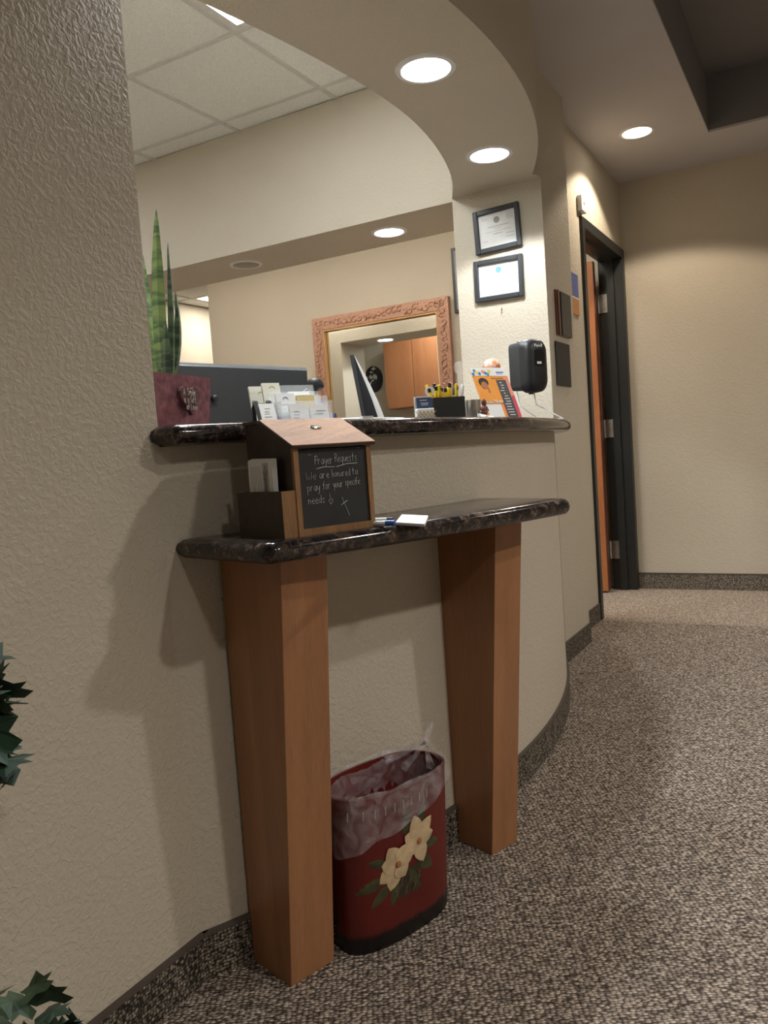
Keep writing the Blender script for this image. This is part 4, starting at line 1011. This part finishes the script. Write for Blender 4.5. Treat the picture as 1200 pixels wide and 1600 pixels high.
# ================================================================== COLUMN AND HALL WALLS
def hung(name, label, cat, T, w, h, fw, fmat, dep=0.022, group=None):
    t = thing(name, label, cat, T.translation, group)
    for nm, bx in (('frame_side', (0, fw, 0, h)), ('frame_side', (w - fw, w, 0, h)), ('frame_rail', (fw, w - fw, 0, fw)), ('frame_rail', (fw, w - fw, h - fw, h))):
        obj(nm, MB().box(bx[0], bx[1], -dep, 0, bx[2], bx[3], T), fmat, t, bevel=0.004)
    return t
GCf = 'framed certificates on the column'
for k, (x0, z0, w, h, tilt, seal, lb) in enumerate(((-1.380, 1.853, 0.217, 0.190, -2.0, 'seal_grey', 'black framed certificate with grey seal, upper of the two on the column'), (-1.398, 1.644, 0.232, 0.184, 0.6, 'seal_blue', 'black framed certificate with blue seal, lower of the two on the column'))):
    T = frame((x0, YC, z0), 0) @ Matrix.Rotation(math.radians(tilt), 4, 'Y')
    t = hung('certificate', lb, 'certificate', T, w, h, 0.022, 'cert_frame', 0.020, GCf)
    sh = obj('certificate_sheet', MB().box(.022, w - .022, -.008, -.001, .022, h - .022, T), 'paper', t)
    obj('seal', MB().loft([[T @ Vector((w / 2 + .014 * math.cos(a), y, h * .72 + .014 * math.sin(a))) for a in [2 * PI * j / 18 for j in range(18)]] for y in (-.0086, -.0080)]), seal, sh)
    mb = MB(); T2 = T @ Matrix.Translation((0, -.008, 0))
    for a, b, z, th in ((.30, .76, .57, .0028), (.42, .60, .52, .0015), (.24, .80, .46, .0014), (.40, .60, .40, .0030), (.68, .86, .36, .0020), (.68, .86, .28, .0016), (.18, .28, .26, .0018), (.17, .32, .80, .0014), (.17, .30, .76, .0012)): print_lines(mb, T2, a * w, b * w, [z * h], th)
    for j in range(7): print_lines(mb, T2, (.70 + .008 * ((j * 3) % 4)) * w, .86 * w, [(.84 - .025 * j) * h], .0012)
    obj('certificate_print', mb, 'ink_light', sh)
nl = thing('wall_nail', 'bare bent nail in the column below the framed certificates', 'nail', (-1.277, YC, 1.598))
obj('shank', MB().tube([(-1.277, YC, 1.598), (-1.277, YC - .012, 1.603)], .0016, 6), 'steel', nl); obj('hook', MB().tube([(-1.277, YC - .002, 1.606), (-1.276, YC - .012, 1.603), (-1.279, YC - .010, 1.592), (-1.277, YC - .002, 1.588)], .0020, 6), 'gold', nl)
# dark panels on the hall face of the column
HF = Matrix.Translation((XJ, 0, 0)) @ Matrix.Rotation(PI / 2, 4, 'Z')      # x along +Y, y towards -X (into the wall)
for k, (y0, y1, z0, z1, lb) in enumerate(((3.545, 3.762, 1.470, 1.672, 'dark wall plaque with mahogany edge, upper of two on the column side'), (3.508, 3.725, 1.243, 1.440, 'plain dark grey wall panel under the mahogany edged plaque'))):
    t = thing('wall_plaque', lb, 'plaque', (XJ, (y0 + y1) / 2, z0), 'dark plaques on the column side')
    if k == 0:
        obj('backing_board', MB().box(XJ, XJ + .007, y0, y1 - .01, z0, z1), 'reddish', t, bevel=.003)
        obj('face_plate', MB().box(XJ + .007, XJ + .013, y0 + .06, y1, z0 + .002, z1 - .002), 'darkgrey', t, bevel=.004)
        obj('rib', MB().box(XJ + .007, XJ + .012, y0 + .02, y0 + .045, z0, z1), 'reddish', t, bevel=.002)
    else:
        obj('face_plate', MB().box(XJ + .002, XJ + .007, y0, y1, z0, z1), 'black_matte', t, bevel=.003)
        obj('backing_board', MB().box(XJ, XJ + .002, y0 + .01, y1 - .01, z0 + .01, z1 - .01), 'black', t)
# small picture beside the door, sensor over it
pc = thing('wall_picture', 'narrow unframed print with blue sky over orange ground beside the door frame', 'picture', (XD, 4.15, 1.64))
obj('sky_area', MB().box(XD, XD + .006, 4.085, 4.212, 1.730, 1.850), 'dusk', pc)
obj('ground_area', MB().box(XD, XD + .006, 4.085, 4.212, 1.640, 1.724), 'ochre', pc)
obj('pale_line', MB().box(XD, XD + .006, 4.085, 4.212, 1.724, 1.730), 'paper', pc)
sn = thing('door_sensor', 'small white sensor box on the wall over the door frame corner', 'sensor', (XD, 4.28, 2.20))
obj('sensor_body', MB().box(XD, XD + .026, 4.290, 4.385, 2.200, 2.280), 'white', sn, bevel=.004)
obj('sensor_lens', MB().box(XD + .026, XD + .0272, 4.330, 4.346, 2.235, 2.252), 'grey', sn)

# ================================================================== OFFICE BACK WALL
mi = thing('wall_mirror', 'large mirror in an ornate copper frame on the office back wall', 'mirror', (-2.94, YF, 1.15))
x0, x1, z0, z1, fw = -3.53, -2.355, 1.13, 2.085, 0.096
Tm = frame((x0, YF, z0), 0); w, h = x1 - x0, z1 - z0
def mitre(a, b, y=-.045):
    return MB().loft([[Tm @ Vector((p[0], 0, p[1])) for p in a + b], [Tm @ Vector((p[0], y, p[1])) for p in a + b]])
parts = ((((0, 0), (0, h)), ((fw, h - fw), (fw, fw))), (((w, h), (w, 0)), ((w - fw, fw), (w - fw, h - fw))), (((0, h), (w, h)), ((w - fw, h - fw), (fw, h - fw))), (((w, 0), (0, 0)), ((fw, fw), (w - fw, fw))))
fr4 = [obj(('frame_side', 'frame_side', 'frame_rail', 'frame_rail')[k], mitre(list(a), list(b)), 'copper', mi, bevel=.004) for k, (a, b) in enumerate(parts)]
rl = MB()
def scroll(cx, cz, s, a0):
    rl.tube([Tm @ Vector((cx + s * (1 - k / 9) * math.cos(a0 + k * .75), -.047, cz + s * (1 - k / 9) * math.sin(a0 + k * .75))) for k in range(8)], [.006 - .0004 * k for k in range(8)], 5)
n = 26
for k in range(n):
    for zz_ in (fw / 2, h - fw / 2): scroll(fw / 2 + (w - fw) * k / (n - 1), zz_ + rnd.uniform(-.010, .010), rnd.uniform(.022, .032), rnd.uniform(0, 6.3))
for k in range(1, 20):
    for xx in (fw / 2, w - fw / 2): scroll(xx + rnd.uniform(-.010, .010), fw / 2 + (h - fw) * k / 20, rnd.uniform(.022, .032), rnd.uniform(0, 6.3))
obj('frame_relief', rl, 'copper', mi, smooth=True, kind='stuff', label='raised copper scrollwork')
bead = MB().box(fw, w - fw, -.040, -.012, h - fw - .010, h - fw, Tm).box(fw, w - fw, -.040, -.012, fw, fw + .010, Tm).box(fw, fw + .010, -.040, -.012, fw + .010, h - fw - .010, Tm).box(w - fw - .010, w - fw, -.040, -.012, fw + .010, h - fw - .010, Tm)
obj('inner_bead', bead, 'gold', mi)
bw = .03
ga = [(fw, fw), (w - fw, fw), (w - fw, h - fw), (fw, h - fw)]; gb = [(fw + bw, fw + bw), (w - fw - bw, fw + bw), (w - fw - bw, h - fw - bw), (fw + bw, h - fw - bw)]
gm = MB().loft([[Tm @ Vector((a, -.002, b)) for a, b in ga], [Tm @ Vector((a, -.008, b)) for a, b in ga], [Tm @ Vector((a, -.0092, b)) for a, b in gb]])
obj('mirror_glass', gm, 'mirror', mi)
db = thing('wall_board', 'tall dark framed board hanging beside the copper mirror', 'board', (-2.2, YF, 1.9))
obj('board_frame', MB().box(-2.318, -2.10, YF - .03, YF, 1.955, 2.41), 'cert_frame', db, bevel=.004)
obj('board_face', MB().box(-2.295, -2.123, YF - .0312, YF - .030, 1.978, 2.387), 'grey', db)
ch = thing('paper_holder', 'clear wall holder with round suction disc and printed sheet below the mirror side', 'holder', (-2.3, YF, 1.35))
obj('disc', MB().lathe([(.001, 0), (.045, 0), (.045, .006), (.001, .010)], (0, 0, 0), 20, T=Matrix.Translation((-2.320, YF - .004, 1.575)) @ Matrix.Rotation(PI / 2, 4, 'X')), 'white', ch, smooth=True)
obj('sheet', MB().box(-2.335, -2.20, YF - .012, YF - .003, 1.30, 1.555), 'paper', ch)
mb = MB(); print_lines(mb, frame((-2.335, YF - .012, 1.30), 0), .02, .12, [.03 + .018 * k for k in range(11)], .004, .3); obj('sheet_print', mb, 'ink_light', ch)

# upper cabinets and wall ornament on the office front wall (seen in the mirror)
for k in range(2):
    x1_ = -4.235 - 0.42 * k; x0_ = x1_ - 0.415
    cb = thing('upper_cabinet', ('cherry wood upper cabinet beside the wall end, seen in the mirror', 'cherry wood upper cabinet nearer the dark floral ornament, seen in the mirror')[k], 'cabinet', (x0_, 1.24, 1.58), 'wood upper cabinets reflected in the mirror')
    obj('carcass', MB().box(x0_, x1_, 1.085, 1.40, 1.585, 2.45), 'cab', cb)
    d_ = obj('cabinet_door', MB().box(x0_ + .003, x1_ - .003, 1.402, 1.420, 1.590, 2.445), 'cab', cb)
    obj('pull', MB().tube([(x0_ + .04, 1.421, 1.62), (x0_ + .04, 1.435, 1.63), (x0_ + .04, 1.435, 1.70), (x0_ + .04, 1.421, 1.71)], .004, 6), 'steel', d_)
orn = thing('wall_ornament', 'dark oval wall ornament with white floral speckles, seen in the mirror', 'ornament', (-5.43, 1.09, 1.85))
obj('oval_plate', MB().loft([[Vector((-5.43 + r * .14 * math.cos(a), y, 2.03 + r * .18 * math.sin(a))) for a in [2 * PI * j / 20 for j in range(20)]] for r, y in ((1, 1.085), (1, 1.10), (.7, 1.115))]), 'black', orn, smooth=True)
for k in range(16):
    a, r = rnd.uniform(0, 6.3), rnd.uniform(.1, .8)
    cx_, cz_ = -5.43 + r * .13 * math.cos(a), 2.06 + r * .15 * math.sin(a); b = rnd.uniform(0, 6.3)
    obj('petal', MB().loft([[Vector((cx_ + .030 * math.cos(b + t) * (1 if abs(t) < .1 or abs(t - PI) < .1 else .4), y, cz_ + .030 * math.sin(b + t) * (1 if abs(t) < .1 or abs(t - PI) < .1 else .4))) for t in (0, PI / 2, PI, 1.5 * PI)] for y in (1.112, 1.124)]), 'white', orn)

# ================================================================== WASTE BASKET
TC = Vector((-0.833, 1.388)); TA = 71.0
TBM = frame((TC.x, TC.y, 0), TA)
def oval(a, b, z, n=40, p=2.6, wob=0.0, dz=None):
    out = []
    for k in range(n):
        t = 2 * PI * k / n; c_, s_ = math.cos(t), math.sin(t)
        x = a * math.copysign(abs(c_) ** (2 / p), c_); y = b * math.copysign(abs(s_) ** (2 / p), s_)
        f = 1 + wob * math.sin(7 * t + 3 * z * 40)
        out.append(TBM @ Vector((x * f, y * f, z + (dz(t) if dz else 0))))
    return out
wb = thing('waste_basket', 'red oval waste basket painted with cream magnolias between the cherry legs', 'waste basket', (TC.x, TC.y, 0))
A0, B0, A1, B1, HB = 0.138, 0.058, 0.146, 0.083, 0.322
body = obj('basket_body', MB().loft([oval(A0, B0, 0), oval(A0 + .002, B0 + .002, .012), oval(A1, B1, HB), oval(A1 - .006, B1 - .006, HB), oval(A0 - .004, B0 - .004, .006)]), 'can', wb, smooth=True)
def can_pt(u, z, out=0.0008):
    """point on the lobby side of the basket: u metres along from the middle, z up"""
    t = z / HB; a = A0 + (A1 - A0) * t; b = B0 + (B1 - B0) * t; p = 2.6
    x = max(-a * .999, min(a * .999, u)); y = -b * (1 - abs(x / a) ** p) ** (1 / p)
    # outward normal in plan
    nx = (abs(x) / a) ** (p - 1) / a * (1 if x > 0 else -1); ny = -((abs(y) / b) ** (p - 1)) / b
    l = math.hypot(nx, ny); return TBM @ Vector((x + nx / l * out, y + ny / l * out, z))
def decal(name, cu, cz, ln, wd, ang, mat, out, parent, k=2.0, n=7):
    """pointed petal or leaf laid on the basket wall"""
    rowsL = []
    mb = MB()
    for i in range(n + 1):
        t = i / n; hw = wd / 2 * math.sin(PI * t ** .9) ** .8 + .0002
        row = []
        for s in (-1, -.5, 0, .5, 1):
            a = cu + math.cos(ang) * ln * t - math.sin(ang) * hw * s; b = cz + math.sin(ang) * ln * t + math.cos(ang) * hw * s
            row.append(can_pt(a, b, out + .0006 * (1 - s * s)))
        rowsL.append(row)
    mb.loft(rowsL, cap=False, closed=False)
    return obj(name, mb, mat, parent, smooth=True)
R_ = math.radians
for cu, cz, ln, wd, an in ((q[0] - .07, q[1] + .045) + q[2:] for q in ((.000, .105, .070, .030, 200), (.010, .090, .060, .026, 225), (.030, .085, .050, .026, 250), (.090, .140, .060, .024, -12), (.085, .115, .055, .030, -40), (.075, .165, .075, .024, 62), (.050, .175, .060, .022, 85), (.005, .130, .045, .020, 160), (.060, .100, .055, .030, -60))):
    decal('painted_leaf', cu, cz, ln, wd, R_(an), 'leafpaint', .0006, body)
mb = MB().loft([[can_pt(u_, z_, .0010) for u_ in (-.048, -.030, -.012, .006, .022)] for z_ in (.093, .105, .120, .137, .149)], cap=False, closed=False)
obj('painted_basket', mb, 'basketpaint', body)
mb = MB()
for k in range(6):
    for s in (-1, 1):
        u_ = -.044 + .012 * k
        mb.tube([can_pt(u_ + s * .008 * t, .105 + .010 * ((k * 2) % 4) + .022 * t, .0016) for t in (-.5, 0, .5)], .0008, 4)
obj('basket_lattice', mb, 'twig', body)
for (cu, cz, pet) in ((-.042, .170, ((215, .056, .030), (250, .060, .030), (170, .042, .034), (120, .050, .030), (300, .040, .032), (60, .044, .028), (20, .046, .028))), (.014, .198, ((100, .062, .030), (45, .060, .028), (5, .048, .026), (-75, .056, .030), (150, .048, .030), (200, .044, .030)))):
    for k, (an, ln, wd) in enumerate(pet): decal('petal', cu, cz, ln * .92, wd * 1.22, R_(an), 'flower', .0014 + .0006 * k, body)
    mb = MB().lathe([(.001, .004), (.006, .003), (.007, 0)], (0, 0, 0), 10, T=Matrix.Translation(can_pt(cu, cz, .004)) @ Matrix.Rotation(R_(TA), 4, 'Z') @ Matrix.Rotation(PI / 2, 4, 'X'))
    obj('flower_centre', mb, 'flower_edge', body)
mb = MB()
for k in range(9):
    u_ = -.135 + .022 * k; mb.tube([can_pt(u_, .280, .0016), can_pt(u_, .298, .0016)], .0016, 5)
obj('rim_slot', mb, 'trim_off', body)
# clear plastic liner folded over the rim, knotted at one end
bagn = 64
def hang(t):      # how low the folded cuff hangs round the rim: deep on the lobby side at one end
    d = .062 - .050 * math.cos(t) if math.sin(t) < 0 else .030 - .020 * math.cos(t)
    return -d + .004 * math.sin(5 * t)
lin = thing('bin_liner', 'clear plastic bin liner folded over the rim of the red basket', 'bin liner', (TC.x, TC.y, HB))
rings = []
for r_, z_, hg in ((-.012, -.10, 0), (-.009, -.02, 0), (-.004, .004, 0), (.001, .009, 0), (.005, .003, 0), (.007, 0, .35), (.008, 0, .7), (.010, 0, 1.0)):
    rings.append(oval(A1 + r_, B1 + r_, HB + z_, bagn, 2.6, .006 if hg else .012, (lambda t, hg=hg: hang(t) * hg + .003 * math.sin(11 * t) * (1 if hg else .6))))
obj('film', MB().loft(rings, cap=False), 'bag', lin, smooth=True)
kn = TBM @ Vector((A1 - .012, .012, HB + .025))
mb = MB()
for k in range(7):
    a = 2 * PI * k / 7
    e1 = TBM @ Vector((A1 - .045 + .060 * math.cos(a), .02 + .07 * math.sin(a), HB + .002))
    mb.tube([e1, e1.lerp(kn, .5) + Vector((0, 0, -.004)), kn], [.010, .006, .004], 5)
obj('gathered_folds', mb, 'bag', lin, smooth=True)
obj('knot', MB().lathe([(.002, -.012), (.013, -.007), (.015, 0), (.011, .008), (.003, .012)], kn, 12), 'bag', lin, smooth=True)
tl = TBM @ Vector((A1 + .018, .018, HB + .062))
obj('knot_tail', MB().tube([kn, kn.lerp(tl, .4), kn.lerp(tl, .8), tl], [.005, .009, .008, .006], 7), 'bag', lin, smooth=True)

# ================================================================== IVY by the tan wall
iv = thing('ivy_plant', 'dark green artificial ivy plant in a wicker pot beside the tan wall', 'plant', (-0.93, 0.42, 0))
obj('pot', MB().lathe([(.10, 0), (.13, .03), (.15, .18), (.16, .20), (.145, .20), (.135, .17)], (-0.915, .42, 0), 24), 'basket', iv, smooth=True)
def ivy_leaf(p, s, az, tilt, mat, roll=0.0):
    out = [(0, 0), (.28, -.10), (.50, .12), (.30, .30), (.46, .55), (.22, .55), (0, 1.0), (-.22, .55), (-.46, .55), (-.30, .30), (-.50, .12), (-.28, -.10)]
    T = Matrix.Translation(p) @ Matrix.Rotation(az, 4, 'Z') @ Matrix.Rotation(tilt, 4, 'X') @ Matrix.Rotation(roll, 4, 'Y')
    mb = MB(); c_ = mb.bm.verts.new(T @ Vector((0, .35 * s, .05 * s)))
    vs = [mb.bm.verts.new(T @ Vector((a * s, b * s, -.10 * s * abs(a) - .10 * s * b * b))) for a, b in out]
    for i in range(len(vs)): mb.bm.faces.new((c_, vs[i], vs[(i + 1) % len(vs)]))
    obj('leaf', mb, mat, iv)
ivr = random.Random(11)
def tuft(n, xr, yr, X, seed, root, light=0.0, size=(.055, .082)):
    g = random.Random(seed); pts = []
    for k in range(n):
        x, y = g.uniform(*xr), g.uniform(*yr); q = atx(x, y, X + g.uniform(-.03, .05)); pts.append(q)
        ivy_leaf(q, g.uniform(*size), g.uniform(-1.2, 1.8) + PI, g.uniform(-.3, 1.5), 'ivy_light' if g.random() < light else 'ivy', g.uniform(-.6, .6))
    for q in pts[::3]:
        m_ = root.lerp(q, .5) + Vector((0, 0, .05))
        obj('stem', MB().tube([root, root.lerp(m_, .6) + Vector((0, 0, .03)), m_, q], .0022, 5), 'stem', iv)
rt = Vector((-0.915, .44, .19))
tuft(34, (-70, 22), (1030, 1190), -0.99, 3, rt, .06)
tuft(8, (-30, 8), (1180, 1235), -0.99, 4, rt, .06, (.03, .05))
tuft(36, (-60, 105), (1545, 1690), -0.93, 5, rt, .35, (.045, .065))
tuft(6, (95, 128), (1575, 1640), -0.92, 6, rt, .5, (.040, .055))
